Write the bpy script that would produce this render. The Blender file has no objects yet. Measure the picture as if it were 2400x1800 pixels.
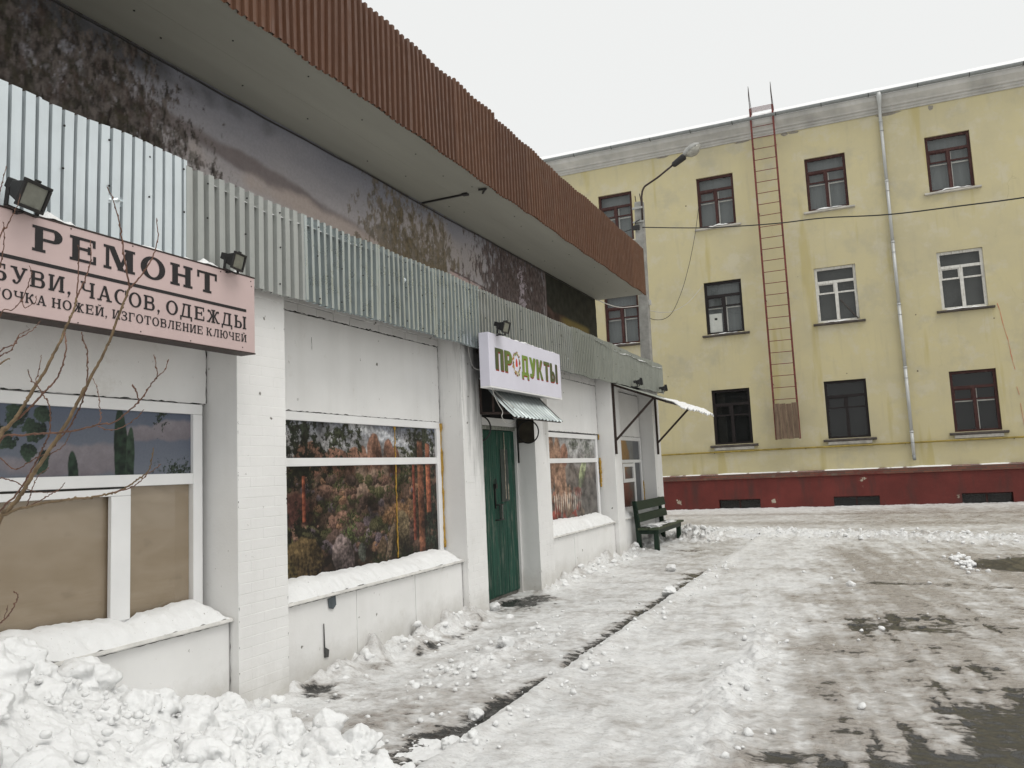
import bpy, bmesh, math, random
import numpy as np
from mathutils import Matrix, Vector
random.seed(7); RNG = np.random.default_rng(11)
R = math.radians
scene = bpy.context.scene
COL = scene.collection

# ------------------------------------------------------------------ camera, sky, sun, exposure
cam_d = bpy.data.cameras.new('camera'); cam = bpy.data.objects.new('camera', cam_d); COL.objects.link(cam)
cam_d.sensor_width = 36.0; cam_d.lens = 28.093; cam_d.clip_start = 0.05; cam_d.clip_end = 2000
_r = (0.90955, 0.41316, -0.04485); _u = (0.08587, -0.08125, 0.99299); _f = (-0.40662, 0.90703, 0.10938)
cam.matrix_world = Matrix(((_r[0], _u[0], -_f[0], 4.15), (_r[1], _u[1], -_f[1], 0.0), (_r[2], _u[2], -_f[2], 1.6), (0, 0, 0, 1)))
scene.camera = cam

SUN_EL, SUN_AZ = R(62), R(118)          # soft veiled sun from the street side
world = bpy.data.worlds.new('World'); scene.world = world; world.use_nodes = True
wn, wl = world.node_tree.nodes, world.node_tree.links
wn.clear()
sky = wn.new('ShaderNodeTexSky'); sky.sky_type = 'NISHITA'; sky.sun_disc = False
sky.sun_elevation = SUN_EL; sky.sun_rotation = SUN_AZ; sky.air_density = 1.0; sky.dust_density = 4.0
hs = wn.new('ShaderNodeHueSaturation'); hs.inputs['Saturation'].default_value = 0.12
mx = wn.new('ShaderNodeMixRGB'); mx.inputs['Fac'].default_value = 0.86
mx.inputs['Color2'].default_value = (9.6, 9.7, 9.6, 1)     # even cloud cover
bg = wn.new('ShaderNodeBackground'); bg.inputs['Strength'].default_value = 0.1
wo = wn.new('ShaderNodeOutputWorld')
wl.new(sky.outputs[0], hs.inputs['Color']); wl.new(hs.outputs[0], mx.inputs['Color1'])
wl.new(mx.outputs[0], bg.inputs['Color']); wl.new(bg.outputs[0], wo.inputs['Surface'])
sun_d = bpy.data.lights.new('sun', 'SUN'); sun_d.energy = 1.45; sun_d.angle = R(32); sun_d.color = (1.0, 0.97, 0.92)
sun = bpy.data.objects.new('sun', sun_d); COL.objects.link(sun)
_sd = Vector((math.sin(SUN_AZ) * math.cos(SUN_EL), math.cos(SUN_AZ) * math.cos(SUN_EL), math.sin(SUN_EL)))
sun.rotation_euler = _sd.to_track_quat('Z', 'Y').to_euler()
scene.view_settings.view_transform = 'Standard'; scene.view_settings.look = 'None'
scene.view_settings.gamma = 1.0; scene.view_settings.use_curve_mapping = False
scene.view_settings.exposure = 0.0
cy = scene.cycles; cy.use_adaptive_sampling = True; cy.adaptive_threshold = .02; cy.max_bounces = 7; cy.diffuse_bounces = 3; cy.glossy_bounces = 2; cy.transmission_bounces = 2; cy.transparent_max_bounces = 6; cy.caustics_reflective = False; cy.caustics_refractive = False

# ------------------------------------------------------------------ helpers
def lin(*c):
    return tuple((v / 255 / 12.92 if v / 255 <= .04045 else ((v / 255 + .055) / 1.055) ** 2.4) for v in c)

def tag(o, label=None, cat=None, group=None, kind=None):
    if label: o['label'] = label
    if cat: o['category'] = cat
    if group: o['group'] = group
    if kind: o['kind'] = kind
    return o

def empty(name, loc=(0, 0, 0), rz=0.0):
    o = bpy.data.objects.new(name, None); COL.objects.link(o); o.location = loc; o.rotation_euler = (0, 0, rz)
    o.empty_display_size = .2
    return o

def link_mesh(name, me, m=None, parent=None):
    o = bpy.data.objects.new(name, me); COL.objects.link(o)
    if m is not None and not me.materials: me.materials.append(m)
    if parent is not None: o.parent = parent
    return o

class MB:
    """collects shapes and links them as one mesh object"""
    def __init__(s): s.v = []; s.f = []
    def add(s, vs, fs):
        b = len(s.v); s.v += [tuple(map(float, p)) for p in vs]; s.f += [tuple(b + i for i in q) for q in fs]
        return s
    def box(s, x0, x1, y0, y1, z0, z1):
        return s.add([(x0, y0, z0), (x1, y0, z0), (x1, y1, z0), (x0, y1, z0), (x0, y0, z1), (x1, y0, z1), (x1, y1, z1), (x0, y1, z1)],
                     [(0, 3, 2, 1), (4, 5, 6, 7), (0, 1, 5, 4), (1, 2, 6, 5), (2, 3, 7, 6), (3, 0, 4, 7)])
    def bar(s, p, q, w, h, up=(0, 0, 1)):
        p, q = Vector(p), Vector(q); d = (q - p).normalized(); u = Vector(up)
        a = d.cross(u)
        if a.length < 1e-4: a = d.cross(Vector((1, 0, 0)))
        a.normalize(); b = a.cross(d).normalized(); vs = []
        for c in (p, q):
            for sa, sb in ((-1, -1), (1, -1), (1, 1), (-1, 1)): vs.append(c + a * (sa * w / 2) + b * (sb * h / 2))
        return s.add(vs, [(3, 2, 1, 0), (4, 5, 6, 7), (0, 1, 5, 4), (1, 2, 6, 5), (2, 3, 7, 6), (3, 0, 4, 7)])
    def tube(s, pts, rad, n=8, cap=True):
        pts = [Vector(p) for p in pts]
        if not hasattr(rad, '__len__'): rad = [rad] * len(pts)
        vs, fs = [], []; prev = None
        for i, p in enumerate(pts):
            d = (pts[min(i + 1, len(pts) - 1)] - pts[max(i - 1, 0)])
            d = d.normalized() if d.length > 1e-9 else Vector((0, 0, 1))
            if prev is None:
                a = d.cross(Vector((0, 0, 1)))
                if a.length < 1e-3: a = d.cross(Vector((1, 0, 0)))
            else:
                a = prev - d * prev.dot(d)
                if a.length < 1e-5: a = d.cross(Vector((1, 0, 0)))
            a.normalize(); prev = a; b = d.cross(a)
            for k in range(n):
                t = 2 * math.pi * k / n; vs.append(p + (a * math.cos(t) + b * math.sin(t)) * rad[i])
        for i in range(len(pts) - 1):
            for k in range(n):
                k2 = (k + 1) % n; fs.append((i * n + k, i * n + k2, (i + 1) * n + k2, (i + 1) * n + k))
        if cap:
            fs.append(tuple(range(n - 1, -1, -1))); e = (len(pts) - 1) * n; fs.append(tuple(e + k for k in range(n)))
        return s.add(vs, fs)
    def lathe(s, prof, c=(0, 0, 0), axis='z', n=16):
        vs, fs = [], []
        for r, h in prof:
            for k in range(n):
                t = 2 * math.pi * k / n; a, b = r * math.cos(t), r * math.sin(t)
                q = {'z': (a, b, h), 'x': (h, a, b), 'y': (b, h, a)}[axis]
                vs.append((c[0] + q[0], c[1] + q[1], c[2] + q[2]))
        m = len(prof)
        for i in range(m - 1):
            for k in range(n):
                k2 = (k + 1) % n; fs.append((i * n + k, i * n + k2, (i + 1) * n + k2, (i + 1) * n + k))
        fs.append(tuple(range(n - 1, -1, -1))); fs.append(tuple((m - 1) * n + k for k in range(n)))
        return s.add(vs, fs)
    def prism(s, poly, a0, a1, axis='x'):
        """poly: 2-D outline, extruded along axis from a0 to a1"""
        n = len(poly); mk = {'x': lambda p, a: (a, p[0], p[1]), 'y': lambda p, a: (p[0], a, p[1]), 'z': lambda p, a: (p[0], p[1], a)}[axis]
        vs = [mk(p, a0) for p in poly] + [mk(p, a1) for p in poly]
        fs = [tuple(range(n - 1, -1, -1)), tuple(range(n, 2 * n))] + [(i, (i + 1) % n, n + (i + 1) % n, n + i) for i in range(n)]
        return s.add(vs, fs)
    def mesh(s, name):
        me = bpy.data.meshes.new(name); me.from_pydata(s.v, [], s.f); me.update(); return me
    def build(s, name, m, parent=None, smooth=False, bevel=0.0, fix=True):
        me = s.mesh(name)
        if fix:
            bm = bmesh.new(); bm.from_mesh(me); bmesh.ops.recalc_face_normals(bm, faces=bm.faces); bm.to_mesh(me); bm.free()
        if smooth:
            me.shade_smooth()
        o = link_mesh(name, me, m, parent)
        if bevel:
            b = o.modifiers.new('bevel', 'BEVEL'); b.width = bevel; b.segments = 2; b.limit_method = 'ANGLE'; b.angle_limit = R(40)
        return o

def copy_tree(o, parent=None):
    c = o.copy(); COL.objects.link(c); c.parent = parent
    for ch in list(o.children): copy_tree(ch, c)
    return c

# numpy gradient noise
_P = RNG.permutation(512).astype(np.int64); _P = np.concatenate([_P, _P, _P])
_G3 = RNG.normal(size=(512, 3)); _G3 /= np.linalg.norm(_G3, axis=1)[:, None]
def _h(i, j, k): return _P[_P[_P[i & 511] + (j & 511)] + (k & 511)] & 511
def pnoise(x, y, z=0.0):
    x, y = np.asarray(x, float), np.asarray(y, float); z = np.zeros_like(x) + z
    i, j, k = np.floor(x).astype(np.int64), np.floor(y).astype(np.int64), np.floor(z).astype(np.int64)
    fx, fy, fz = x - i, y - j, z - k
    w = [t * t * t * (t * (t * 6 - 15) + 10) for t in (fx, fy, fz)]
    out = np.zeros_like(x)
    for a in (0, 1):
        for b in (0, 1):
            for c in (0, 1):
                g = _G3[_h(i + a, j + b, k + c)]
                d = g[..., 0] * (fx - a) + g[..., 1] * (fy - b) + g[..., 2] * (fz - c)
                out += d * (w[0] if a else 1 - w[0]) * (w[1] if b else 1 - w[1]) * (w[2] if c else 1 - w[2])
    return out * 1.6
_G2 = RNG.normal(size=(512, 2)).astype(np.float32); _G2 /= np.linalg.norm(_G2, axis=1)[:, None]
def pnoise2(x, y, sd=0):
    i, j = np.floor(x), np.floor(y); fx, fy = x - i, y - j; i = i.astype(np.int32) & 511; j = j.astype(np.int32) & 511
    wx = fx * fx * fx * (fx * (fx * 6 - 15) + 10); wy = fy * fy * fy * (fy * (fy * 6 - 15) + 10); i1, j1 = (i + 1) & 511, (j + 1) & 511
    def g(a, b, u, v):
        q = _G2[_P[_P[a] + ((b + sd) & 511)] & 511]; return q[..., 0] * u + q[..., 1] * v
    n0 = g(i, j, fx, fy); n0 = n0 + (g(i1, j, fx - 1, fy) - n0) * wx; n1 = g(i, j1, fx, fy - 1); n1 = n1 + (g(i1, j1, fx - 1, fy - 1) - n1) * wx
    return (n0 + (n1 - n0) * wy) * 1.5
def fbm(x, y, z=0.0, o=4, g=.5, l=2.03):
    s = 0; a = 1.0
    if np.isscalar(z):
        x = np.asarray(x, np.float32); y = np.asarray(y, np.float32)
        for q in range(o): s = s + a * pnoise2(x, y, int(z * 37.7 + q * 61) % 500); x = x * l + 3.1; y = y * l - 1.7; a *= g
        return s
    for q in range(o):
        s = s + a * pnoise(x, y, np.asarray(z) + q * 7.3); x = x * l; y = y * l; z = z * l if not np.isscalar(z) else z; a *= g
    return s
def sst(a, b, x): t = np.clip((x - a) / (b - a), 0, 1); return t * t * (3 - 2 * t)

# ------------------------------------------------------------------ materials
def new_mat(name):
    m = bpy.data.materials.new(name); m.use_nodes = True; nt = m.node_tree
    return m, nt, nt.nodes, nt.links, nt.nodes['Principled BSDF']
def setp(b, **k):
    for n, v in k.items():
        n = {'color': 'Base Color', 'rough': 'Roughness', 'metal': 'Metallic', 'spec': 'Specular IOR Level'}[n]
        b.inputs[n].default_value = (*v, 1) if n == 'Base Color' else v
def tex_coord(N, L, scale=(1, 1, 1), kind='Object', off=(0, 0, 0)):
    tc = N.new('ShaderNodeTexCoord'); mp = N.new('ShaderNodeMapping')
    mp.inputs['Scale'].default_value = scale; mp.inputs['Location'].default_value = off
    L.new(tc.outputs[kind], mp.inputs['Vector']); return mp.outputs[0]
def noise(N, L, vec, scale, detail=4, rough=.55, dist=0.0):
    n = N.new('ShaderNodeTexNoise'); n.inputs['Scale'].default_value = scale; n.inputs['Detail'].default_value = detail
    n.inputs['Roughness'].default_value = rough; n.inputs['Distortion'].default_value = dist
    L.new(vec, n.inputs['Vector']); return n.outputs['Fac']
def ramp(N, L, fac, stops):
    r = N.new('ShaderNodeValToRGB'); L.new(fac, r.inputs[0]); e = r.color_ramp.elements
    while len(e) < len(stops): e.new(.5)
    for q, (p, c) in zip(e, stops): q.position = p; q.color = (*c, 1) if len(c) == 3 else c
    return r.outputs[0]
def mixc(N, L, fac, a, b, mode='MIX'):
    m = N.new('ShaderNodeMixRGB'); m.blend_type = mode
    for s, v in ((0, fac), (1, a), (2, b)):
        if hasattr(v, 'is_linked'): L.new(v, m.inputs[s])
        else: m.inputs[s].default_value = v if s == 0 else (*v, 1)
    return m.outputs[0]
def bump(N, L, b, h, strength=.3, dist=.01):
    n = N.new('ShaderNodeBump'); n.inputs['Strength'].default_value = strength; n.inputs['Distance'].default_value = dist
    L.new(h, n.inputs['Height']); L.new(n.outputs[0], b.inputs['Normal']); return n
def bw(v): return (v, v, v)

def mat_plain(name, c, rough=.6, var=.18, scale=6, bmp=.15, metal=0.0, spec=.4, sc=(1, 1, 1), dist=.004, kind='Object'):
    m, nt, N, L, b = new_mat(name); setp(b, rough=rough, metal=metal, spec=spec)
    v = tex_coord(N, L, sc, kind); n = noise(N, L, v, scale, 6, .6)
    lo = tuple(x * (1 - var) for x in c); hi = tuple(min(1, x * (1 + var)) for x in c)
    L.new(ramp(N, L, n, [(.3, lo), (.7, hi)]), b.inputs['Base Color'])
    if bmp: bump(N, L, b, noise(N, L, v, scale * 6, 5, .65), bmp, dist)
    return m

def mat_whitewash(name, c=(.82, .815, .80)):
    """thick lime paint on masonry: faint runs, specks and chips"""
    m, nt, N, L, b = new_mat(name); setp(b, rough=.75, spec=.25)
    ge = N.new('ShaderNodeNewGeometry'); v = ge.outputs['Position']; mp = N.new('ShaderNodeMapping'); mp.inputs['Scale'].default_value = (4.5, 4.5, .45); L.new(v, mp.inputs['Vector']); vs = mp.outputs[0]
    cl = ramp(N, L, noise(N, L, v, 1.3, 5, .6), [(.3, tuple(x * .90 for x in c)), (.7, c)])
    run = ramp(N, L, noise(N, L, vs, 1.0, 4, .55), [(.52, bw(0)), (.80, bw(.22))])
    cl = mixc(N, L, run, cl, (.56, .55, .52))
    # rust-grey water stains
    st = ramp(N, L, noise(N, L, v, 2.7, 7, .72), [(.62, bw(0)), (.74, bw(.42))])
    cl = mixc(N, L, st, cl, (.56, .53, .47))
    # chips
    vo = N.new('ShaderNodeTexVoronoi'); vo.inputs['Scale'].default_value = 4.2; vo.inputs['Randomness'].default_value = 1
    nd = N.new('ShaderNodeTexNoise'); nd.inputs['Scale'].default_value = 26; L.new(v, nd.inputs['Vector'])
    vm = N.new('ShaderNodeVectorMath'); vm.operation = 'MULTIPLY_ADD'; vm.inputs[1].default_value = (.05, .05, .05)
    L.new(nd.outputs['Color'], vm.inputs[0]); L.new(v, vm.inputs[2]); L.new(vm.outputs[0], vo.inputs['Vector'])
    chip = ramp(N, L, vo.outputs['Distance'], [(.045, bw(1)), (.075, bw(0))])
    sel = ramp(N, L, noise(N, L, v, .9, 3), [(.46, bw(0)), (.52, bw(1))])
    chip = mixc(N, L, 1.0, chip, sel, 'MULTIPLY')
    cl = mixc(N, L, chip, cl, (.16, .15, .13))
    fl = ramp(N, L, noise(N, L, v, 17, 6, .72), [(.655, bw(0)), (.685, bw(.75))]); fs_ = ramp(N, L, noise(N, L, v, 1.6, 3), [(.50, bw(0)), (.60, bw(1))])
    cl = mixc(N, L, mixc(N, L, 1.0, fl, fs_, 'MULTIPLY'), cl, (.30, .28, .25))
    # soot beside the sign fixing, splashed grime by the pavement
    def near(c, s, lo, hi):
        d = N.new('ShaderNodeVectorMath'); d.operation = 'SUBTRACT'; d.inputs[1].default_value = c; L.new(v, d.inputs[0])
        k = N.new('ShaderNodeVectorMath'); k.operation = 'MULTIPLY'; k.inputs[1].default_value = s; L.new(d.outputs[0], k.inputs[0])
        e = N.new('ShaderNodeVectorMath'); e.operation = 'LENGTH'; L.new(k.outputs[0], e.inputs[0])
        q = N.new('ShaderNodeMath'); q.operation = 'MULTIPLY_ADD'; q.inputs[1].default_value = .95; L.new(noise(N, L, vs, 1.6, 6, .7), q.inputs[0]); L.new(e.outputs['Value'], q.inputs[2])
        return ramp(N, L, q.outputs[0], [(lo, bw(.85)), (hi, bw(0))])
    cl = mixc(N, L, near((0, 8.38, 2.90), (.5, .95, .30), .58, .96), cl, (.05, .05, .048))
    cl = mixc(N, L, near((0, 10.40, 2.75), (.6, 1.5, .5), .55, .95), cl, (.30, .29, .27))
    sx = N.new('ShaderNodeSeparateXYZ'); L.new(v, sx.inputs[0]); q = N.new('ShaderNodeMath'); q.operation = 'MULTIPLY_ADD'; q.inputs[1].default_value = .55; L.new(noise(N, L, v, 3.4, 7, .7), q.inputs[0]); L.new(sx.outputs[2], q.inputs[2])
    cl = mixc(N, L, ramp(N, L, q.outputs[0], [(.30, bw(.7)), (.62, bw(0))]), cl, (.47, .45, .41))
    L.new(cl, b.inputs['Base Color'])
    h = mixc(N, L, .6, noise(N, L, v, 9, 6, .6), noise(N, L, v, 60, 4, .6), 'ADD')
    bump(N, L, b, h, .28, .006)
    return m

def mat_yellow():
    m, nt, N, L, b = new_mat('yellow_plaster'); setp(b, rough=.85, spec=.2)
    v = tex_coord(N, L); vs = tex_coord(N, L, (1.6, 1.6, .16), off=(3.1, 0, .4)); vf = tex_coord(N, L, (5, 5, .5))
    base = ramp(N, L, noise(N, L, v, .55, 6, .62), [(.28, (.445, .402, .272)), (.48, (.50, .447, .28)), (.72, (.545, .482, .28))])
    pale = ramp(N, L, noise(N, L, v, 1.5, 5, .6), [(.52, bw(0)), (.64, bw(.6))])
    cl = mixc(N, L, pale, base, (.53, .49, .375))
    grey = ramp(N, L, noise(N, L, tex_coord(N, L, (1, 1, 1), off=(9, 4, 2)), .8, 6, .68), [(.55, bw(0)), (.68, bw(.45))])
    cl = mixc(N, L, grey, cl, (.365, .34, .265))
    och = ramp(N, L, noise(N, L, vs, 1.0, 4, .5), [(.60, bw(0)), (.66, bw(.6))])
    cl = mixc(N, L, och, cl, (.43, .36, .15))
    dr = ramp(N, L, noise(N, L, vf, 1.0, 4, .6), [(.56, bw(0)), (.76, bw(.45))])
    cl = mixc(N, L, dr, cl, (.40, .36, .25))
    vo = N.new('ShaderNodeTexVoronoi'); vo.inputs['Scale'].default_value = 1.1; L.new(v, vo.inputs['Vector'])
    hole = ramp(N, L, vo.outputs['Distance'], [(.020, bw(1)), (.035, bw(0))])
    cl = mixc(N, L, hole, cl, (.10, .08, .06))
    # hairline cracks
    vc = N.new('ShaderNodeTexVoronoi'); vc.feature = 'DISTANCE_TO_EDGE'; vc.inputs['Scale'].default_value = .33
    nd = N.new('ShaderNodeTexNoise'); nd.inputs['Scale'].default_value = 2.2; nd.inputs['Detail'].default_value = 6; L.new(v, nd.inputs['Vector'])
    vm = N.new('ShaderNodeVectorMath'); vm.operation = 'MULTIPLY_ADD'; vm.inputs[1].default_value = (.7, .7, .7)
    L.new(nd.outputs['Color'], vm.inputs[0]); L.new(v, vm.inputs[2]); L.new(vm.outputs[0], vc.inputs['Vector'])
    cr = ramp(N, L, vc.outputs['Distance'], [(.0, bw(.35)), (.003, bw(0))])
    sel = ramp(N, L, noise(N, L, v, .6, 2), [(.60, bw(0)), (.66, bw(1))])
    cl = mixc(N, L, mixc(N, L, 1.0, cr, sel, 'MULTIPLY'), cl, (.20, .17, .11))
    L.new(cl, b.inputs['Base Color'])
    bump(N, L, b, mixc(N, L, .5, noise(N, L, v, 4, 6, .6), noise(N, L, v, 40, 4), 'ADD'), .3, .012)
    return m

def mat_redplinth():
    m, nt, N, L, b = new_mat('red_plinth_paint'); setp(b, rough=.7, spec=.3)
    v = tex_coord(N, L)
    cl = ramp(N, L, noise(N, L, v, .9, 6, .65), [(.3, (.10, .022, .018)), (.7, (.165, .034, .028))])
    ch = ramp(N, L, noise(N, L, v, 1.9, 7, .6), [(.66, bw(0)), (.675, bw(1))])
    cl = mixc(N, L, ch, cl, (.42, .37, .29))
    dk = ramp(N, L, noise(N, L, tex_coord(N, L, (2, 2, .5)), 1.6, 5), [(.48, bw(0)), (.70, bw(.7))])
    cl = mixc(N, L, dk, cl, (.06, .03, .026))
    L.new(cl, b.inputs['Base Color']); bump(N, L, b, noise(N, L, v, 14, 6), .3, .01)
    return m

def mat_ledge():
    m, nt, N, L, b = new_mat('worn_brick_ledge'); setp(b, rough=.85, spec=.2)
    v = tex_coord(N, L); 
    tc = N.new('ShaderNodeTexCoord'); sp = N.new('ShaderNodeSeparateXYZ'); cb = N.new('ShaderNodeCombineXYZ')
    L.new(tc.outputs['Object'], sp.inputs[0]); L.new(sp.outputs[0], cb.inputs[0]); L.new(sp.outputs[2], cb.inputs[1])
    br = N.new('ShaderNodeTexBrick'); L.new(cb.outputs[0], br.inputs['Vector']); br.inputs['Scale'].default_value = 1
    br.inputs['Brick Width'].default_value = .26; br.inputs['Row Height'].default_value = .072; br.inputs['Mortar Size'].default_value = .008
    br.inputs['Color1'].default_value = (.20, .085, .06, 1); br.inputs['Color2'].default_value = (.13, .06, .05, 1); br.inputs['Mortar'].default_value = (.10, .085, .07, 1)
    paint = ramp(N, L, noise(N, L, v, .7, 6, .65), [(.54, bw(0)), (.62, bw(1))])
    cl = mixc(N, L, paint, br.outputs['Color'], (.15, .04, .034))
    gr = ramp(N, L, noise(N, L, v, 3.3, 6, .7), [(.58, bw(0)), (.7, bw(.7))])
    cl = mixc(N, L, gr, cl, (.17, .15, .12))
    L.new(cl, b.inputs['Base Color']); bump(N, L, b, br.outputs['Fac'], -.6, .01)
    return m

def mat_metal_sheet(name, c, rough=.38, metal=.75, streak=.25, rust=0.0):
    m, nt, N, L, b = new_mat(name); setp(b, metal=metal)
    v = tex_coord(N, L); vs = tex_coord(N, L, (14, 14, .6))
    cl = ramp(N, L, noise(N, L, v, 2.1, 5, .6), [(.3, tuple(x * .86 for x in c)), (.7, c)])
    st = ramp(N, L, noise(N, L, vs, 1, 4, .6), [(.42, bw(0)), (.75, bw(streak))])
    cl = mixc(N, L, st, cl, tuple(x * .55 for x in c))
    if rust:
        ru = ramp(N, L, noise(N, L, v, 4.5, 6, .7), [(.66, bw(0)), (.74, bw(rust))]); cl = mixc(N, L, ru, cl, (.23, .15, .09))
    L.new(cl, b.inputs['Base Color'])
    L.new(ramp(N, L, noise(N, L, v, 7, 4), [(.3, bw(rough * .75)), (.7, bw(min(1, rough * 1.35)))]), b.inputs['Roughness'])
    bump(N, L, b, noise(N, L, v, 3.2, 3), .12, .02)
    return m

def mat_snow(name='snow', c=(.83, .835, .83), dirt=.0):
    m, nt, N, L, b = new_mat(name); setp(b, rough=.55, spec=.25)
    v = tex_coord(N, L)
    cl = ramp(N, L, noise(N, L, v, 5, 6, .6), [(.3, tuple(x * .95 for x in c)), (.7, c)])
    dm = ramp(N, L, noise(N, L, v, 3.1, 7, .7), [(.58 - dirt * .12, bw(0)), (.80, bw(.25 + dirt * .6))])
    cl = mixc(N, L, dm, cl, (.47, .43, .37))
    # grit
    gt = ramp(N, L, noise(N, L, v, 48, 3, .5), [(.70, bw(0)), (.75, bw(.7))]); cl = mixc(N, L, gt, cl, (.26, .23, .19))
    L.new(cl, b.inputs['Base Color'])
    b.inputs['Subsurface Weight'].default_value = .0
    bump(N, L, b, mixc(N, L, .45, noise(N, L, v, 26, 7, .75), noise(N, L, v, 120, 3, .7), 'ADD'), .6, .014)
    return m

def mat_ground():
    """snow, trodden slush and wet asphalt, told apart by the sheet's own wet / dirt values"""
    m, nt, N, L, b = new_mat('trodden_snow_and_wet_asphalt')
    aw = N.new('ShaderNodeAttribute'); aw.attribute_name = 'wet'; ad = N.new('ShaderNodeAttribute'); ad.attribute_name = 'dirt'
    v = tex_coord(N, L)
    va = N.new('ShaderNodeMapping'); va.inputs['Rotation'].default_value = (0, 0, R(-22)); va.inputs['Scale'].default_value = (.55, 1.35, 1); L.new(v, va.inputs['Vector']); va = va.outputs[0]   # scraped grain across the walk
    def mad(x, k, o):
        q = N.new('ShaderNodeMath'); q.operation = 'MULTIPLY_ADD'; L.new(x, q.inputs[0]); q.inputs[1].default_value = k
        if hasattr(o, 'is_linked'): L.new(o, q.inputs[2])
        else: q.inputs[2].default_value = o
        return q.outputs[0]
    n1 = noise(N, L, va, 10, 9, .74, .1); n2 = noise(N, L, v, 2.3, 5, .6)
    f = mad(n1, 1.25, mad(aw.outputs['Fac'], 1.0, -.62))
    wetm = ramp(N, L, f, [(.50, bw(0)), (.62, bw(1))])
    g = mad(noise(N, L, va, 14, 9, .80, .05), 1.3, mad(ad.outputs['Fac'], 1.0, -.62))
    dirm = ramp(N, L, g, [(.12, bw(0)), (.30, bw(.22)), (.42, bw(.34)), (.54, bw(.58)), (.66, bw(.70)), (.92, bw(1))])
    snow = ramp(N, L, n2, [(.3, (.72, .725, .72)), (.7, (.81, .81, .80))])
    slush = ramp(N, L, noise(N, L, va, 13, 8, .8), [(.3, (.235, .212, .188)), (.7, (.50, .465, .43))])
    asph = ramp(N, L, noise(N, L, v, 90, 4, .7), [(.3, (.020, .020, .019)), (.72, (.062, .060, .056))])
    cl = mixc(N, L, dirm, snow, slush)
    fine = ramp(N, L, noise(N, L, va, 34, 6, .8), [(.36, bw(.72)), (.46, bw(.94)), (.60, bw(1.0))]); cl = mixc(N, L, 1.0, cl, fine, 'MULTIPLY')
    gt = ramp(N, L, noise(N, L, v, 42, 3, .5), [(.71, bw(0)), (.76, bw(.7))]); cl = mixc(N, L, gt, cl, (.22, .19, .15))
    cl = mixc(N, L, wetm, cl, asph)
    L.new(cl, b.inputs['Base Color'])
    ro = mixc(N, L, wetm, mixc(N, L, dirm, bw(.50), bw(.27)), bw(.26)); L.new(ro, b.inputs['Roughness'])
    b.inputs['Specular IOR Level'].default_value = .35
    h = mixc(N, L, .5, noise(N, L, v, 22, 7, .7), n1, 'ADD')
    h = mixc(N, L, wetm, h, bw(.2))
    bump(N, L, b, h, .7, .026)
    return m

def mat_glass():
    m = bpy.data.materials.new('window_glass'); m.use_nodes = True; nt = m.node_tree; N, L = nt.nodes, nt.links; N.clear()
    o = N.new('ShaderNodeOutputMaterial'); mx = N.new('ShaderNodeMixShader'); t = N.new('ShaderNodeBsdfTransparent'); g = N.new('ShaderNodeBsdfGlossy')
    fr = N.new('ShaderNodeFresnel'); gb = N.new('ShaderNodeNewGeometry'); io = N.new('ShaderNodeMath'); io.operation = 'MULTIPLY_ADD'; io.inputs[1].default_value = 1 / 1.5 - 1.5; io.inputs[2].default_value = 1.5; L.new(gb.outputs['Backfacing'], io.inputs[0]); L.new(io.outputs[0], fr.inputs['IOR']); g.inputs['Roughness'].default_value = .02
    t.inputs['Color'].default_value = (.95, .96, .955, 1)
    v = tex_coord(N, L); bn = N.new('ShaderNodeBump'); bn.inputs['Strength'].default_value = .06; bn.inputs['Distance'].default_value = .02
    L.new(noise(N, L, v, 1.7, 2), bn.inputs['Height']); L.new(bn.outputs[0], g.inputs['Normal'])
    L.new(fr.outputs[0], mx.inputs[0]); L.new(t.outputs[0], mx.inputs[1]); L.new(g.outputs[0], mx.inputs[2]); L.new(mx.outputs[0], o.inputs['Surface'])
    return m

def mat_vcol(name, rough=.5, spec=.3, grain=.12, gscale=60):
    m, nt, N, L, b = new_mat(name); setp(b, rough=rough, spec=spec)
    a = N.new('ShaderNodeAttribute'); a.attribute_name = 'print'
    v = tex_coord(N, L); n = ramp(N, L, noise(N, L, v, gscale, 5, .7), [(.25, bw(1 - grain)), (.75, bw(1 + grain))])
    L.new(mixc(N, L, 1.0, a.outputs['Color'], n, 'MULTIPLY'), b.inputs['Base Color'])
    bump(N, L, b, noise(N, L, v, 1.1, 3), .1, .02)
    return m

def mat_wood(name, c, rough=.6, grain=(22, 22, 1.1), var=.45, chip=None, bmp=.4):
    m, nt, N, L, b = new_mat(name); setp(b, rough=rough, spec=.3)
    v = tex_coord(N, L, grain); v0 = tex_coord(N, L)
    cl = ramp(N, L, noise(N, L, v, 1.6, 6, .65), [(.3, tuple(x * (1 - var) for x in c)), (.72, tuple(x * (1 + var) for x in c))])
    if chip:
        ch = ramp(N, L, noise(N, L, tex_coord(N, L, (9, 9, 1.3)), 2.2, 7, .75), [(.53, bw(0)), (.64, bw(.75))]); cl = mixc(N, L, ch, cl, chip)
    L.new(cl, b.inputs['Base Color']); bump(N, L, b, noise(N, L, v, 2.2, 5, .7), bmp, .006)
    return m

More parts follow.
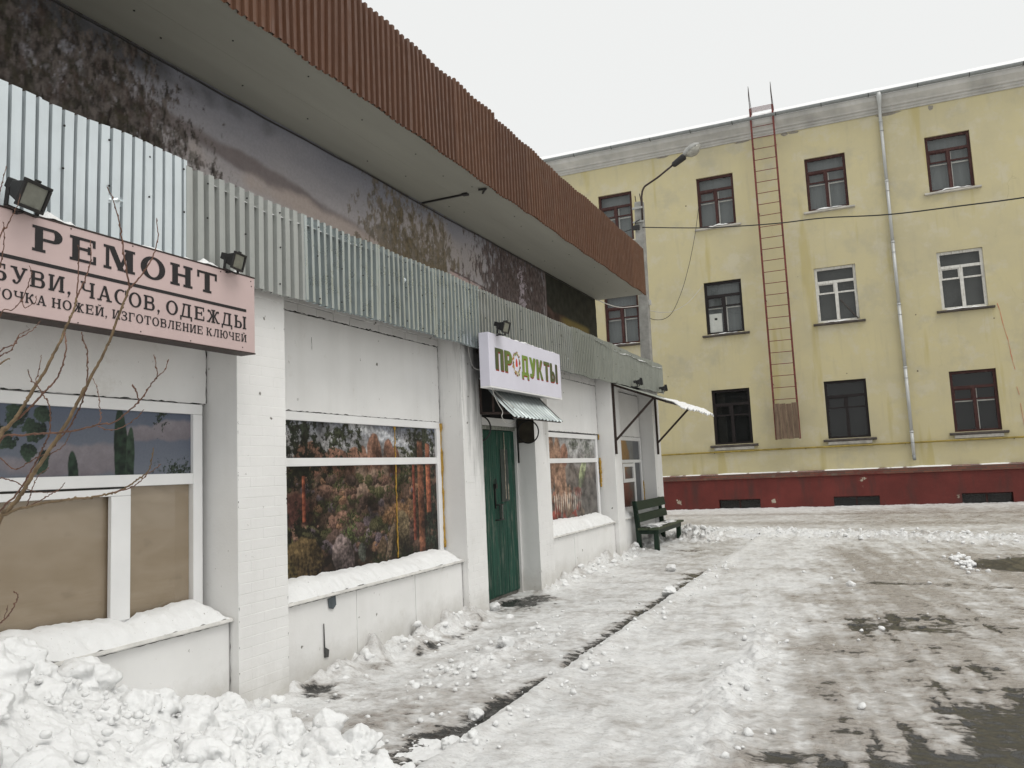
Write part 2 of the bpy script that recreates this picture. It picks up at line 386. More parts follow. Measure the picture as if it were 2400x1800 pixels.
M = {}
M['white'] = mat_whitewash('limewashed_masonry')
M['upvc'] = mat_plain('white_window_frame', (.80, .80, .795), .35, .04, 3, .03)
M['seal'] = mat_plain('dark_joint', (.02, .019, .017), .8, .3, 30, 0)
M['void'] = mat_plain('dark_inside', (.012, .012, .012), .9, .1, 3, 0)
M['snow'] = mat_snow('clean_snow'); M['snow_dirty'] = mat_snow('gritty_snow', (.78, .775, .76), .55)
M['ground'] = mat_ground()
M['galv1'] = mat_metal_sheet('bright_galvanised_sheet', (.70, .76, .785), .38, .55, .18)
M['galv2'] = mat_metal_sheet('dull_galvanised_sheet', (.43, .445, .425), .5, .35, .3)
M['galv3'] = mat_metal_sheet('weathered_galvanised_sheet', (.58, .635, .64), .30, .75, .6)
M['galv4'] = mat_metal_sheet('grey_green_sheet', (.30, .315, .28), .5, .35, .4, .2)
M['galv6'] = mat_metal_sheet('mid_grey_sheet', (.45, .47, .455), .36, .65, .6)
M['galv5'] = mat_metal_sheet('blue_grey_awning_sheet', (.31, .345, .345), .4, .6, .35)
M['brown'] = mat_metal_sheet('brown_painted_sheet', (.124, .055, .028), .6, .0, .45, .3); M['brown2'] = mat_metal_sheet('faded_brown_painted_sheet', (.145, .066, .034), .6, .0, .5, .3); M['brown3'] = mat_metal_sheet('dark_brown_painted_sheet', (.110, .047, .024), .55, .0, .45, .3)
M['soffit'] = mat_plain('grey_soffit_board', (.265, .262, .226), .7, .08, 1.2, .04, sc=(2, .25, 1))
M['pink'] = mat_plain('pink_sign_board', (.545, .42, .405), .55, .06, 2, .03)
M['ink'] = mat_plain('black_lettering', (.012, .010, .011), .5, .1, 10, 0)
M['signwhite'] = mat_plain('lilac_white_light_box', (.68, .67, .76), .4, .04, 3, .02)
M['black'] = mat_plain('black_metal', (.018, .017, .017), .5, .3, 14, .1)
M['rustblack'] = mat_plain('dark_brown_iron', (.035, .022, .018), .6, .4, 20, .2)
M['greendoor'] = mat_wood('green_door_paint', (.013, .062, .042), .65, (34, 34, .7), .75, (.12, .14, .115))
M['benchgreen'] = mat_wood('dark_green_bench_paint', (.010, .028, .016), .5, (6, 1, 6), .3, None, .25)
M['benchseat'] = mat_wood('worn_green_seat_board', (.045, .062, .035), .6, (8, .8, 8), .5, (.16, .13, .09), .5)
M['tan'] = None
M['yellow'] = mat_yellow(); M['red'] = mat_redplinth(); M['ledge'] = mat_ledge()
M['cornice'] = mat_plain('grey_cornice_render', (.42, .41, .385), .8, .22, 1.4, .3, sc=(1, 1, .4))
M['gutter'] = mat_metal_sheet('zinc_gutter', (.27, .285, .285), .5, .3, .4)
M['downpipe'] = mat_metal_sheet('zinc_downpipe', (.52, .53, .52), .5, .35, .3)
M['brownframe'] = mat_wood('dark_red_brown_frame', (.045, .014, .012), .55, (8, 8, 8), .5, (.10, .05, .04), .3)
M['blackframe'] = mat_wood('black_brown_frame', (.014, .010, .010), .55, (8, 8, 8), .5, None, .3)
M['whiteframe'] = mat_wood('peeling_white_frame', (.62, .61, .57), .6, (6, 6, 6), .12, (.30, .27, .22), .4)
M['curtain'] = mat_plain('grey_curtain', (.15, .162, .162), .9, .12, 3, 0, sc=(6, 6, .4))
M['curtain2'] = mat_plain('dim_grey_room', (.075, .078, .075), .9, .2, 2, 0)
M['room'] = mat_plain('unlit_room', (.012, .013, .013), .9, .3, 2, 0)
M['glass'] = mat_glass()
M['stone'] = mat_plain('pale_stone_sill', (.44, .42, .38), .8, .25, 6, .3)
M['darksill'] = mat_plain('dark_weathered_sill', (.075, .063, .055), .8, .35, 8, .3)
M['gas'] = mat_plain('yellow_gas_pipe_paint', (.27, .20, .04), .6, .3, 6, .1)
M['ladder'] = mat_plain('rusty_red_ladder_paint', (.135, .032, .026), .7, .4, 9, .2)
M['oldwood'] = mat_wood('weathered_grey_brown_board', (.165, .115, .08), .85, (20, 20, 1.2), .5, (.07, .05, .04), .7)
M['concrete'] = mat_plain('pole_concrete', (.27, .265, .245), .85, .25, 5, .4)
M['lampgrey'] = mat_plain('grey_lamp_housing', (.34, .34, .32), .5, .2, 6, .1)
M['lampglass'] = mat_plain('dirty_lamp_bowl', (.30, .29, .25), .25, .3, 12, .1, spec=.6)
M['floodglass'] = mat_plain('flood_lamp_glass', (.21, .215, .185), .12, .25, 9, .03, spec=.7)
M['foam'] = mat_plain('yellow_mounting_foam', (.50, .30, .055), .8, .3, 30, .8, dist=.02)
M['cable'] = mat_plain('pale_cable', (.45, .44, .41), .6, .1, 9, 0)
M['wire'] = mat_plain('black_wire', (.02, .02, .02), .6, .1, 9, 0)
M['bark'] = mat_plain('red_brown_bark', (.135, .070, .048), .7, .45, 30, .4)
M['bark2'] = mat_plain('olive_brown_bark', (.165, .115, .065), .7, .4, 30, .4)
M['kerb'] = mat_plain('wet_kerb_stone', (.17, .16, .14), .5, .35, 9, .5)
M['print'] = mat_vcol('printed_poster', .4, .25, .10, 70)
M['mural'] = mat_vcol('printed_banner', .7, .2, .12, 30)

# ------------------------------------------------------------------ ground
def gauss(x, y, cx, cy, rx, ry): return np.exp(-((x - cx) / rx) ** 2 - ((y - cy) / ry) ** 2)
def ground_fn(x, y):
    n_lo = fbm(x * .7, y * .7, 1.5, 4); n_mid = fbm(x * 2.6, y * 2.6, 4.2, 4, .55); n_hi = fbm(x * 9, y * 9, 8.8, 5, .68)
    n_st = fbm((x + .154 * y) * 6.5, y * .45, 6.6, 4, .6); n_cl = np.abs(fbm(x * 5.2, y * 5.2, 3.3, 3, .55))
    wet = np.full_like(x, .08); dirt = np.full_like(x, .12); z = np.zeros_like(x)
    pav = (x < 1.80) & (y < 17.6)
    # ---- pavement
    wp = np.zeros_like(x)
    wp += .50 * gauss(x, y, .12, 8.95, .50, .65) + .40 * gauss(x, y, .0, 9.5, .3, .5)
    wp += .42 * np.exp(-((x - .24 - .05 * np.sin(y * 2.1)) / .13) ** 2) * sst(5.4, 6.0, y) * (1 - sst(7.5, 8.2, y))
    wp += .7 * gauss(x, y, .10, 5.12, .17, .13) + .45 * gauss(x, y, .35, 4.95, .25, .10)
    ks = .26 + .20 * fbm(y * .9, y * 0 + 3.1, 0, 3)
    wp += .86 * sst(1.72 - ks * 1.25, 1.76, x) * sst(3.4, 4.6, y) * (1 - sst(11.5, 13.5, y)) * (.82 + .3 * n_lo)
    wp += .34 * gauss(x, y, 1.45, 4.35, .45, .6) + .16 * gauss(x, y, .95, 4.9, .5, .4)
    wp += .35 * gauss(x, y, .9, 14.6, .5, 1.0)
    dp = .20 + .16 * n_lo + .28 * gauss(x, y, 1.2, 4.7, .7, 1.0) + .16 * sst(-.2, .4, n_mid) + .25 * gauss(x, y, 1.3, 14.5, .5, 2.5)
    foot = np.exp(-np.clip(x + .02, 0, 9) / .13) * (1 - sst(8.15, 8.4, y) * (1 - sst(9.85, 10.1, y)))
    foot *= (1 - .9 * gauss(x, y, .1, 5.12, .25, .18)) * (.55 + .7 * sst(-.3, .5, pnoise(y * 1.7, y * 0 + 9.2)) + .7 * gauss(x * 0, y, 0, 7.55, 1, .5) + .5 * gauss(x * 0, y, 0, 12.7, 1, 1.2) + .6 * gauss(x * 0, y, 0, 15.6, 1, 1.2)) * (.7 + .9 * np.clip(n_mid, -.5, 1))
    zp = .012 + .010 * n_mid + .008 * n_hi + .12 * foot + .03 * foot * n_cl * 2
    zp += .03 * gauss(x, y, .95, 6.3, .22, 1.1) * (.6 + n_cl * 2)          # shovelled line along the walk
    zp += .16 * gauss(x, y, .55, 16.9, .5, .6) * (.6 + n_cl * 2) + .10 * gauss(x, y, .25, 15.3, .4, 1.0)
    # ---- carriageway
    wr = np.zeros_like(x); dr = np.zeros_like(x)
    tx = 3.94 + (11.9 - y) * .154
    for o, a in ((0., .42), (.42, .16), (1.55, .40), (1.95, .16)):
        dr += a * np.exp(-((x - tx - o + .05 * n_lo) / .15) ** 2) * sst(2, 5, y) * (1 - sst(13, 17, y))
    dr += .46 * sst(2.95, 3.9, x + .25 * n_lo) * (1 - .6 * sst(12.5, 16.5, y)) + .22 + .14 * n_lo + .26 * n_st * (.25 + .75 * sst(2.6, 3.8, x)) * (1 - sst(15, 18, y))
    dr += .16 * sst(1.9, 2.6, x) * sst(-.1, .5, n_mid)
    dr += .20 * sst(18.8, 20, y + .3 * n_lo) * (1 - sst(24.6, 25.6, y + .4 * n_lo)) + .22 * gauss(x * 0, y + .15 * x, 0, 21.2, 1, .5) + .25 * gauss(x * 0, y + .12 * x, 0, 24.4, 1, .35)
    wr += 1.25 * gauss(x, y, 6.0, 12.9, .85, .80) + 1.0 * gauss(x, y, 7.2, 13.0, 1.0, .7)
    wr += .52 * gauss(x, y, 4.3, 10.95, .55, .20) + .45 * gauss(x, y, 5.6, 10.7, .9, .25)
    wr += .55 * gauss(x, y, 3.93, 8.25, .28, .35) + .42 * gauss(x, y, 4.5, 8.3, .45, .5) + .30 * gauss(x, y, 4.75, 6.9, .3, 1.4)
    wr += 1.25 * gauss(x, y, 4.80, 4.50, .66, .42) + 1.1 * gauss(x, y, 4.5, 3.9, .9, .5) + .60 * gauss(x, y, 4.8, 5.4, .55, .6) + .45 * gauss(x, y, 3.55, 4.6, .22, .25)
    wr += .34 * sst(3.1, 4.0, x) * (1 - sst(9, 12, y)) * sst(.0, .8, n_st + n_mid * .6 + n_lo * .4) + .02
    ridge = gauss(x, y * 0, 3.12 + .05 * np.sin(y * 3), 0, .16, 1) * sst(4.0, 4.5, y) * (1 - sst(6.9, 8.6, y))
    far = np.exp(-((y - (19.0 - .42 * np.clip(x, 0, 9) + .35 * n_lo)) / .75) ** 2) * (1 - sst(6, 9, x) * .5)
    bank = sst(25.6, 27.2, y + .25 * n_lo)
    zr = .050 + .011 * n_mid + .0065 * n_hi + .007 * n_st + .030 * ridge * (.4 + 2.2 * n_cl) + .055 * far * (.35 + 1.9 * n_cl) + .015 * bank * (.7 + n_cl)
    zr += .03 * np.exp(-((x - 1.86) / .10) ** 2) * (y < 17)
    dr -= .3 * ridge + .15 * far + .2 * bank; wr -= .7 * ridge + .5 * far
    z = np.where(pav, zp, zr); wet = np.where(pav, .06 + wp, .06 + wr); dirt = np.where(pav, dp, dr)
    wet = np.clip(wet + .16 * n_mid - .12 * n_hi, 0, 1.1); dirt = np.clip(dirt + .10 * n_mid - .20 * n_hi + .45 * sst(.25, .7, wet), 0, 1)
    wm = sst(.45, .75, wet + .12 * n_hi)
    return z - .022 * wm, wet, dirt

def graded(a, b, h, lo):
    out = [a]
    while out[-1] < b: out.append(out[-1] + h * max(1.0, out[-1] / lo))
    out[-1] = b; return np.array(out)
def ground_sheet(name, xs, ys):
    X, Y = np.meshgrid(xs, ys); z, wet, dirt = ground_fn(X, Y)
    nx, ny = len(xs), len(ys); v = np.stack([X, Y, z], -1).reshape(-1, 3)
    i = np.arange(nx * ny).reshape(ny, nx)
    f = np.stack([i[:-1, :-1], i[:-1, 1:], i[1:, 1:], i[1:, :-1]], -1).reshape(-1, 4)
    me = bpy.data.meshes.new(name); me.vertices.add(len(v)); me.vertices.foreach_set('co', v.ravel())
    me.loops.add(f.size); me.loops.foreach_set('vertex_index', f.ravel().astype(np.int32))
    me.polygons.add(len(f)); me.polygons.foreach_set('loop_start', np.arange(0, f.size, 4, dtype=np.int32))
    me.update(calc_edges=True)
    for n, a in (('wet', wet), ('dirt', dirt)):
        at = me.attributes.new(n, 'FLOAT', 'POINT'); at.data.foreach_set('value', a.ravel().astype(np.float32))
    me.shade_smooth(); o = link_mesh(name, me, M['ground']); o['kind'] = 'structure'; return o
ys_near = np.concatenate([np.arange(-5, 2.6, .15), graded(2.6, 17.6, .0125, 3.6)])
ground_sheet('pavement', np.arange(-.40, 1.7801, .016), ys_near)
xs_road = np.concatenate([np.arange(1.80, 5.2, .022), graded(5.2, 20, .03, 5.2)])
ground_sheet('road', xs_road, np.concatenate([ys_near, graded(17.65, 27.7, .06, 17.6)]))
ground_sheet('side_yard', np.concatenate([np.arange(-14, -3, .2), np.arange(-3, 1.80, .045), [1.80]]), graded(17.6, 27.7, .06, 17.6))
g = MB(); g.add([(-300, -300, -.12), (300, -300, -.12), (300, 300, -.12), (-300, 300, -.12)], [(0, 1, 2, 3)])
tag(g.build('ground', M['snow']), kind='structure')
kroot = empty('kerb', (1.79, 0, 0)); kroot['kind'] = 'structure'
kme = None
for k in range(24):
    y0 = -5 + k * .95
    if y0 > 17: break
    if kme is None:
        mb = MB().box(-.05, .07, .006, .944, -.14, .034); o = mb.build('kerb_stone', M['kerb'], kroot, bevel=.012); kme = o.data
    else:
        o = link_mesh('kerb_stone', kme, None, kroot); b = o.modifiers.new('bevel', 'BEVEL'); b.width = .012; b.segments = 2
    o.location = (random.uniform(-.008, .008), y0, random.uniform(-.006, .004)); o.rotation_euler = (0, 0, random.uniform(-.008, .008))

# ------------------------------------------------------------------ the shop
shop = empty('shop_building', (0, 4.4, 0))
tag(shop, 'low whitewashed shop building with pilasters, shop windows and a deep brown roof edge', 'building')
SY = 4.4                                        # children are given in world metres, shifted by the root
def S(mb, name, m, parent=None, **k):
    """link a part of the shop; sub-parts sit in their part's frame, which coincides with the shop's"""
    mb.v = [(x, y - SY, z) for x, y, z in mb.v]
    return mb.build(name, m, parent or shop, **k)
PIL = [(.45, .97), (4.412, 4.93), (7.872, 8.352), (9.923, 10.428), (13.50, 13.93), (16.29, 16.85)]
BAYS = [(.97, 4.412), (4.93, 7.872), (10.428, 13.50), (13.93, 16.29)]
S(MB().box(-9, -.56, -6, 16.83, -.2, 3.2), 'inner_wall', M['void'])
S(MB().box(-.56, -.02, -6, .45, -.2, 3.2), 'wall', M['white'])
brick_cache = {}
def brick_mesh(w, h, d):
    k = (round(w, 3), round(h, 3))
    if k not in brick_cache:
        c = .0035; vs = [(-d, 0, 0), (-d, w, 0), (-d, w, h), (-d, 0, h), (-.0010, 0, 0), (-.0010, w, 0), (-.0010, w, h), (-.0010, 0, h), (0, c, c), (0, w - c, c), (0, w - c, h - c), (0, c, h - c)]
        fs = [(0, 1, 5, 4), (1, 2, 6, 5), (2, 3, 7, 6), (3, 0, 4, 7), (4, 5, 9, 8), (5, 6, 10, 9), (6, 7, 11, 10), (7, 4, 8, 11), (8, 9, 10, 11)]
        me = bpy.data.meshes.new('brick'); me.from_pydata(vs, [], fs); me.materials.append(M['white'])
        bm = bmesh.new(); bm.from_mesh(me); bmesh.ops.recalc_face_normals(bm, faces=bm.faces)
        if sum(f.normal.x for f in bm.faces) < 0: bmesh.ops.reverse_faces(bm, faces=bm.faces)
        bm.to_mesh(me); bm.free(); brick_cache[k] = me
    return brick_cache[k]
def lay_bricks(y0, y1, z0, z1, x, parent, ch=.075, bl=.255, jt=.0014):
    r = 0; z = z0
    while z + ch * .6 < z1:
        h = min(ch, z1 - z) - jt; cuts = [y0]; t = y0 + (bl / 2 if r % 2 else bl)
        while t < y1 - .06: cuts.append(t); t += bl
        cuts.append(y1)
        for a, b in zip(cuts, cuts[1:]):
            o = link_mesh('brick', brick_mesh(b - a - jt, h, .02), None, parent)
            o.location = (x + random.uniform(-.0009, .0004), a + jt / 2 - SY, z + jt / 2)
            o.rotation_euler = (0, random.uniform(-.004, .004), random.uniform(-.003, .003))
        z += ch; r += 1
for i, (a, b) in enumerate(PIL):
    built = i in (1, 2, 3)
    p = S(MB().box(-.56, -.0014 if built else 0, a, b, -.2, 3.2), 'pilaster', M['white'], bevel=.004)
    if built: lay_bricks(a - .002, b + .002, .0, 3.18, 0.0, p)
# wall panels over the windows, header bricks and plinths
for i, (a, b) in enumerate(BAYS):
    w = S(MB().box(-.5, -.285, a + .006, b - .010, 2.192, 3.045), 'wall_panel', M['white'], bevel=.004)
    S(MB().box(-.5, -.30, a, b, 3.062, 3.2), 'lintel', M['white'])
    if i in (1, 2):
        y = a + .01; k = 0
        while y < b - .08:
            wd = random.choice((.24, .25, .255)); wd = min(wd, b - .008 - y)
            o = link_mesh('brick', brick_mesh(wd - .006, .072, .03), None, w); o.location = (-.276 + random.uniform(-.003, .003), y - SY, 3.052 + random.uniform(-.003, .003)); y += wd
        y = a + .02
        while y < b - .1:
            o = link_mesh('brick', brick_mesh(.244, .07, .03), None, w); o.location = (-.270 + random.uniform(-.003, .003), y - SY, 3.128); y += .25
    pl = S(MB().box(-.5, -.085, a + .004, b - .008, -.2, .655), 'plinth_panel', M['white'], bevel=.005)
    nseg = 3
    for k in range(nseg):
        ya = a + .01 + (b - a - .02) * k / nseg; yb = a + .01 + (b - a - .02) * (k + 1) / nseg - .006
        S(MB().box(-.09, -.073 + random.uniform(-.004, .004), ya, yb, .02, .648), 'panel', M['white'], pl, bevel=.004)
# damage on the plinth: exposed slate patch and a broken edge
S(MB().prism([(5.50, .628), (5.60, .640), (5.606, .565), (5.565, .535), (5.512, .55)], -.068, -.0635), 'exposed_patch', mat_plain('bare_slate', (.075, .09, .10), .7, .2, 20, .3))
S(MB().prism([(5.435, .44), (5.442, .44), (5.45, .25), (5.50, .22), (5.492, .165), (5.44, .17)], -.068, -.0635), 'exposed_patch', mat_plain('bare_render', (.06, .06, .058), .8, .3, 20, .3))
# jagged cracks where panels, lintels and frames meet
def crack(p, q, w, name='crack', seed=0):
    p, q = np.array(p), np.array(q); n = max(6, int(np.linalg.norm(q - p) / .03)); rg = np.random.default_rng(seed); d = (q - p) / np.linalg.norm(q - p); sd = np.cross(d, (1, 0, 0)); vs = []
    for t in np.linspace(0, 1, n):
        a = max(.0004, w * rg.uniform(-.5, 1.2)); o = rg.normal() * w * .5; c_ = p + (q - p) * t; vs += [tuple(c_ + sd * (o - a)), tuple(c_ + sd * (o + a))]
    S(MB().add(vs, [(2 * k, 2 * k + 2, 2 * k + 3, 2 * k + 1) for k in range(n - 1)]), name, M['seal'], fix=False)
for i, (a, b) in enumerate(BAYS):
    crack((-.2835, a + .01, 2.196), (-.2835, b - .02, 2.192), .0045, seed=i); crack((-.2835, b - .014, 2.2), (-.2835, b - .014, 3.04), .0045, seed=i + 9)
    crack((-.2765 if i in (1, 2) else -.2835, a + .01, 3.050), (-.2765 if i in (1, 2) else -.2835, b - .01, 3.048), .007, seed=i + 20); crack((-.068, b - .010, .05), (-.068, b - .012, .64), .003, seed=i + 30)
    crack((-.0625, a + .05, .640), (-.0625, b - .02, .640), .0022, seed=i + 40)
for (y, z, h_, s_) in ((5.25, 2.97, .05, 1), (5.62, 2.86, .12, 2), (5.40, 2.80, .03, 3), (6.35, 2.75, .03, 4), (11.2, 2.7, .08, 5)): crack((-.2832, y, z), (-.2832, y + .004, z - h_), .0028, seed=s_ + 60)
for i in (1, 2, 3, 4, 5):                       # nicks along the pilaster edges
    for yy in PIL[i]:
        rg_ = random.Random(i * 7 + int(yy))
        for k in range(16 if i < 3 else 8):
            z = rg_.uniform(.2, 3.0); h_ = rg_.uniform(.006, .022); crack((.0008, yy + (.004 if yy == PIL[i][0] else -.004), z), (.0008, yy + (.004 if yy == PIL[i][0] else -.004), z + h_), .003, 'chip', seed=int(z * 1000))
# sills
def sill(a, b):
    s = MB(); prof = [(-.30, .70), (-.045, .672), (-.040, .650), (-.085, .642), (-.30, .642)]
    s.add([(x, y, z) for y in (a, b) for x, z in prof], [(0, 1, 2, 3, 4), (9, 8, 7, 6, 5)] + [(i, i + 5, (i + 1) % 5 + 5, (i + 1) % 5) for i in range(5)])
    return S(s, 'sill', M['stone_white'], bevel=.003)
M['stone_white'] = mat_plain('painted_sill', (.62, .61, .58), .7, .22, 7, .25)
for a, b in BAYS: sill(a + .005, b - .004)
# foam lines
def foam(pts, r=.012):
    q = []
    for (p0, p1) in zip(pts, pts[1:]):
        for t in np.linspace(0, 1, 26, endpoint=False): q.append([p0[k] + (p1[k] - p0[k]) * t + random.uniform(-.004, .004) for k in range(3)])
    return S(MB().tube(q, [r * random.uniform(.5, 1.5) for _ in q], 7), 'foam_bead', M['foam'], smooth=True)
foam([(-.268, 7.842, 2.18), (-.268, 7.848, .75)], .014)
foam([(-.268, 13.47, 2.19), (-.268, 13.47, 2.1)]); foam([(-.268, 13.475, 1.78), (-.268, 13.475, 1.25)], .02); foam([(-.268, 16.27, 1.3), (-.268, 16.27, .85)])

# painted pictures (flat print behind the panes), drawn onto fine sheets
class Canvas:
    def __init__(s, w, h, nx):
        s.w, s.h = w, h; s.nx = nx; s.ny = max(2, int(nx * h / w))
        s.U, s.V = np.meshgrid(np.linspace(0, w, s.nx), np.linspace(0, h, s.ny)); s.c = np.zeros(s.U.shape + (3,))
    def fill(s, lo, hi, a=0, b=1, n=.15, sc=3, seed=0):
        t = np.clip((s.V / s.h - a) / (b - a) + n * fbm(s.U * sc, s.V * sc * 1.6, seed), 0, 1)[..., None]
        s.c = np.array(lin(*lo)) * (1 - t) + np.array(lin(*hi)) * t; return s
    def put(s, mask, col):
        m = np.clip(mask, 0, 1)[..., None]; s.c = s.c * (1 - m) + col * m
    def win(s, cx, cy, rx, ry, k=1.7):
        u0 = s.U[0, 0]; fx = (s.nx - 1) / s.w; fy = (s.ny - 1) / s.h
        i0, i1 = max(0, int((cx - rx * k - u0) * fx)), min(s.nx, int((cx + rx * k - u0) * fx) + 2); j0, j1 = max(0, int((cy - ry * k) * fy)), min(s.ny, int((cy + ry * k) * fy) + 2)
        if i1 <= i0 or j1 <= j0: return None
        q = object.__new__(Canvas); q.U, q.V, q.c = s.U[j0:j1, i0:i1], s.V[j0:j1, i0:i1], s.c[j0:j1, i0:i1].copy(); q.sl = (slice(j0, j1), slice(i0, i1)); return q
    def blob(s, cx, cy, rx, ry, *a, **k):
        rot = a[2] if len(a) > 2 else k.get('rot', 0); e = max(rx, ry) if abs(rot) > .02 else None; q = s.win(cx, cy, e or rx, e or ry)
        if q is not None: q._blob(cx, cy, rx, ry, *a, **k); s.c[q.sl] = q.c
        return s
    def leaves(s, cx, cy, rx, ry, *a, **k):
        q = s.win(cx, cy, rx, ry, 2.1)
        if q is not None: q._leaves(cx, cy, rx, ry, *a, **k); s.c[q.sl] = q.c
        return s
    def _blob(s, cx, cy, rx, ry, c1, c2, rot=0, rough=.12, sc=6, soft=.06, seed=0, lum=.7, tex=.25):
        u, v = s.U - cx, s.V - cy; ca, sa = math.cos(rot), math.sin(rot); a, b = (u * ca + v * sa) / rx, (-u * sa + v * ca) / ry
        d = np.sqrt(a * a + b * b) + rough * fbm(s.U * sc, s.V * sc, seed + 3.3, 4)
        t = np.clip(.5 + lum * .5 * (b - a * .5) + tex * fbm(s.U * sc * 4, s.V * sc * 4, seed + 9.1, 4), 0, 1)[..., None]
        s.put(1 - sst(1 - soft, 1 + soft, d), np.array(lin(*c1)) * (1 - t) + np.array(lin(*c2)) * t); return s
    def _leaves(s, cx, cy, rx, ry, c1, c2, sc=14, thr=.0, seed=0, vs=1.0, al=1.0, so=.16):
        d = np.sqrt(((s.U - cx) / rx) ** 2 + ((s.V - cy) / ry) ** 2); n = fbm(s.U * sc, s.V * sc * vs, seed + 1.7, 5, .72)
        t = np.clip(.5 + .9 * fbm(s.U * sc * 2, s.V * sc * 2 * vs, seed + 5, 4, .65), 0, 1)[..., None]
        s.put(al * sst(-so, so, n + .9 * (1 - d) - thr - .25), np.array(lin(*c1)) * (1 - t) + np.array(lin(*c2)) * t); return s
    def sheet(s, name, y0, z0, x, m, parent, shift=SY, wrinkle=0):
        ny, nx = s.U.shape; xx = np.full(s.U.shape, x)
        if wrinkle: xx = xx + wrinkle * fbm(s.U * 1.1, s.V * 2.2, 4.4, 3)
        v = np.stack([xx, s.U + y0 - shift, s.V + z0], -1).reshape(-1, 3); i = np.arange(nx * ny).reshape(ny, nx)
        f = np.stack([i[:-1, :-1], i[:-1, 1:], i[1:, 1:], i[1:, :-1]], -1).reshape(-1, 4)
        me = bpy.data.meshes.new(name); me.from_pydata(v.tolist(), [], f.tolist())
        at = me.attributes.new('print', 'FLOAT_COLOR', 'POINT'); at.data.foreach_set('color', np.concatenate([s.c, np.ones(s.c.shape[:2] + (1,))], -1).ravel().astype(np.float32))
        me.shade_smooth(); return link_mesh(name, me, m, parent)

XG = -.318; XF = -.299                                     # picture plane, behind the glass at -.300
def frame_window(y0, y1, zt, tr, zb=.70, mull=(), sash=None):
    """frame with outer border and transom; returns the window part"""
    fx0, fx1 = -.345, -.272; w = .085
    mb = MB().box(fx0, fx1, y0, y1, zt - w * .85, zt).box(fx0, fx1, y0, y1, zb - .02, zb + .06)
    mb.box(fx0, fx1, y0, y0 + w, zb + .061, zt - w * .85 - .001).box(fx0, fx1, y1 - w, y1, zb + .061, zt - w * .85 - .001)
    win = S(mb, 'window', M['upvc'], bevel=.004)
    S(MB().box(fx0 + .003, fx1 - .002, y0 + w + .001, y1 - w - .001, tr[0], tr[1]), 'transom', M['upvc'], win, bevel=.004)
    for a, b, z0, z1 in mull: S(MB().box(fx0 + .004, fx1 - .004, a, b, z0, z1), 'mullion', M['upvc'], win, bevel=.004)
    return win
def pane(win, y0, y1, z0, z1, x=-.303):
    return S(MB().add([(x, y0, z0), (x, y1, z0), (x, y1, z1), (x, y0, z1)], [(0, 1, 2, 3)]), 'pane', M['glass'], win, fix=False)

# window with the boarded lower panes (nearest the camera)
w1 = frame_window(.99, 4.352, 2.186, (1.618, 1.694), mull=((3.625, 3.738, .765, 1.617), (1.55, 1.66, .765, 1.617)))
m, nt, N, L, b = new_mat('brown_backing_board'); setp(b, rough=.45, spec=.35)
v = tex_coord(N, L); vb = tex_coord(N, L, (1, 1.0, 2.2), off=(0, .3, 0))
cl = ramp(N, L, noise(N, L, vb, 1.1, 3, .5), [(.40, (.315, .24, .162)), (.47, (.355, .275, .195)), (.55, (.325, .25, .172)), (.62, (.375, .293, .21))])
sm = ramp(N, L, noise(N, L, tex_coord(N, L, (1, 2.2, 4)), 2.4, 5, .6), [(.60, bw(0)), (.72, bw(.4))]); L.new(mixc(N, L, sm, cl, (.22, .168, .115)), b.inputs['Base Color'])
M['tan'] = m
S(MB().box(-.340, XG, 1.66, 3.624, .75, 1.617), 'backing_board', M['tan'], w1)
S(MB().box(-.340, XG, 3.739, 4.268, .75, 1.617), 'backing_board', M['tan'], w1)
S(MB().box(-.340, XG, 1.07, 1.549, .75, 1.617), 'backing_board', M['tan'], w1)
# the opening sash of that window stands proud of the frame, with a dark gap above it
S(MB().box(-.295, -.262, 1.662, 3.735, 1.560, 1.605).box(-.295, -.262, 3.590, 3.735, .78, 1.559).box(-.295, -.262, 1.662, 1.74, .78, 1.559), 'sash', M['upvc'], w1, bevel=.004)
S(MB().box(-.272, -.2715, 1.66, 3.70, 1.607, 1.6165), 'gap', M['seal'], w1)
c = Canvas(3.2, .43, 620).fill((112, 118, 132), (84, 96, 120), 0, 1, .25, 1.2)
for a in ((2.35, .10, .30, .10), (2.05, .08, .2, .07), (1.2, .12, .35, .09), (3.0, .30, .25, .07), (2.75, .27, .16, .05), (.6, .2, .4, .1)): c.blob(*a, (120, 108, 116), (142, 132, 138), 0, .45, 4, .25, a[0], .6)
for q, (cx, cy, rx, ry) in enumerate(((1.55, .34, .10, .08), (1.75, .30, .09, .10), (1.92, .36, .08, .06), (2.02, .28, .06, .07), (1.86, .22, .05, .06), (2.08, .38, .05, .05), (2.0, .15, .05, .055), (2.08, .10, .04, .07), (1.30, .36, .12, .08))): c.blob(cx, cy, rx, ry, (20, 34, 30), (58, 84, 58), .4 * q, .42, 16, .05, q, .7, .4)
c.blob(2.62, .12, .055, .32, (14, 26, 22), (40, 70, 46), .05, .05, 5, .04, 1, .3, .5); c.blob(2.685, .08, .035, .24, (20, 34, 28), (58, 88, 60), -.03, .05, 5, .04, 2, .3, .5)
c.blob(2.28, .02, .035, .14, (16, 30, 26), (44, 72, 50), .08, .06, 5, .05, 3, .3, .5); c.blob(.9, .1, .06, .25, (16, 30, 26), (44, 72, 50), .08, .06, 5, .05, 3, .3, .5)
c.leaves(3.08, .02, .14, .07, (22, 32, 24), (58, 76, 52), 30, .1, 4); c.leaves(2.93, .43, .05, .09, (16, 24, 20), (50, 70, 48), 30, .1, 5)
gl_ = c.c.mean(-1, keepdims=True); c.c = (c.c * .62 + gl_ * np.array((.96, 1, 1.06)) * .38) * .92
c.sheet('poster', 1.07, 1.69, XF, M['print'], w1)
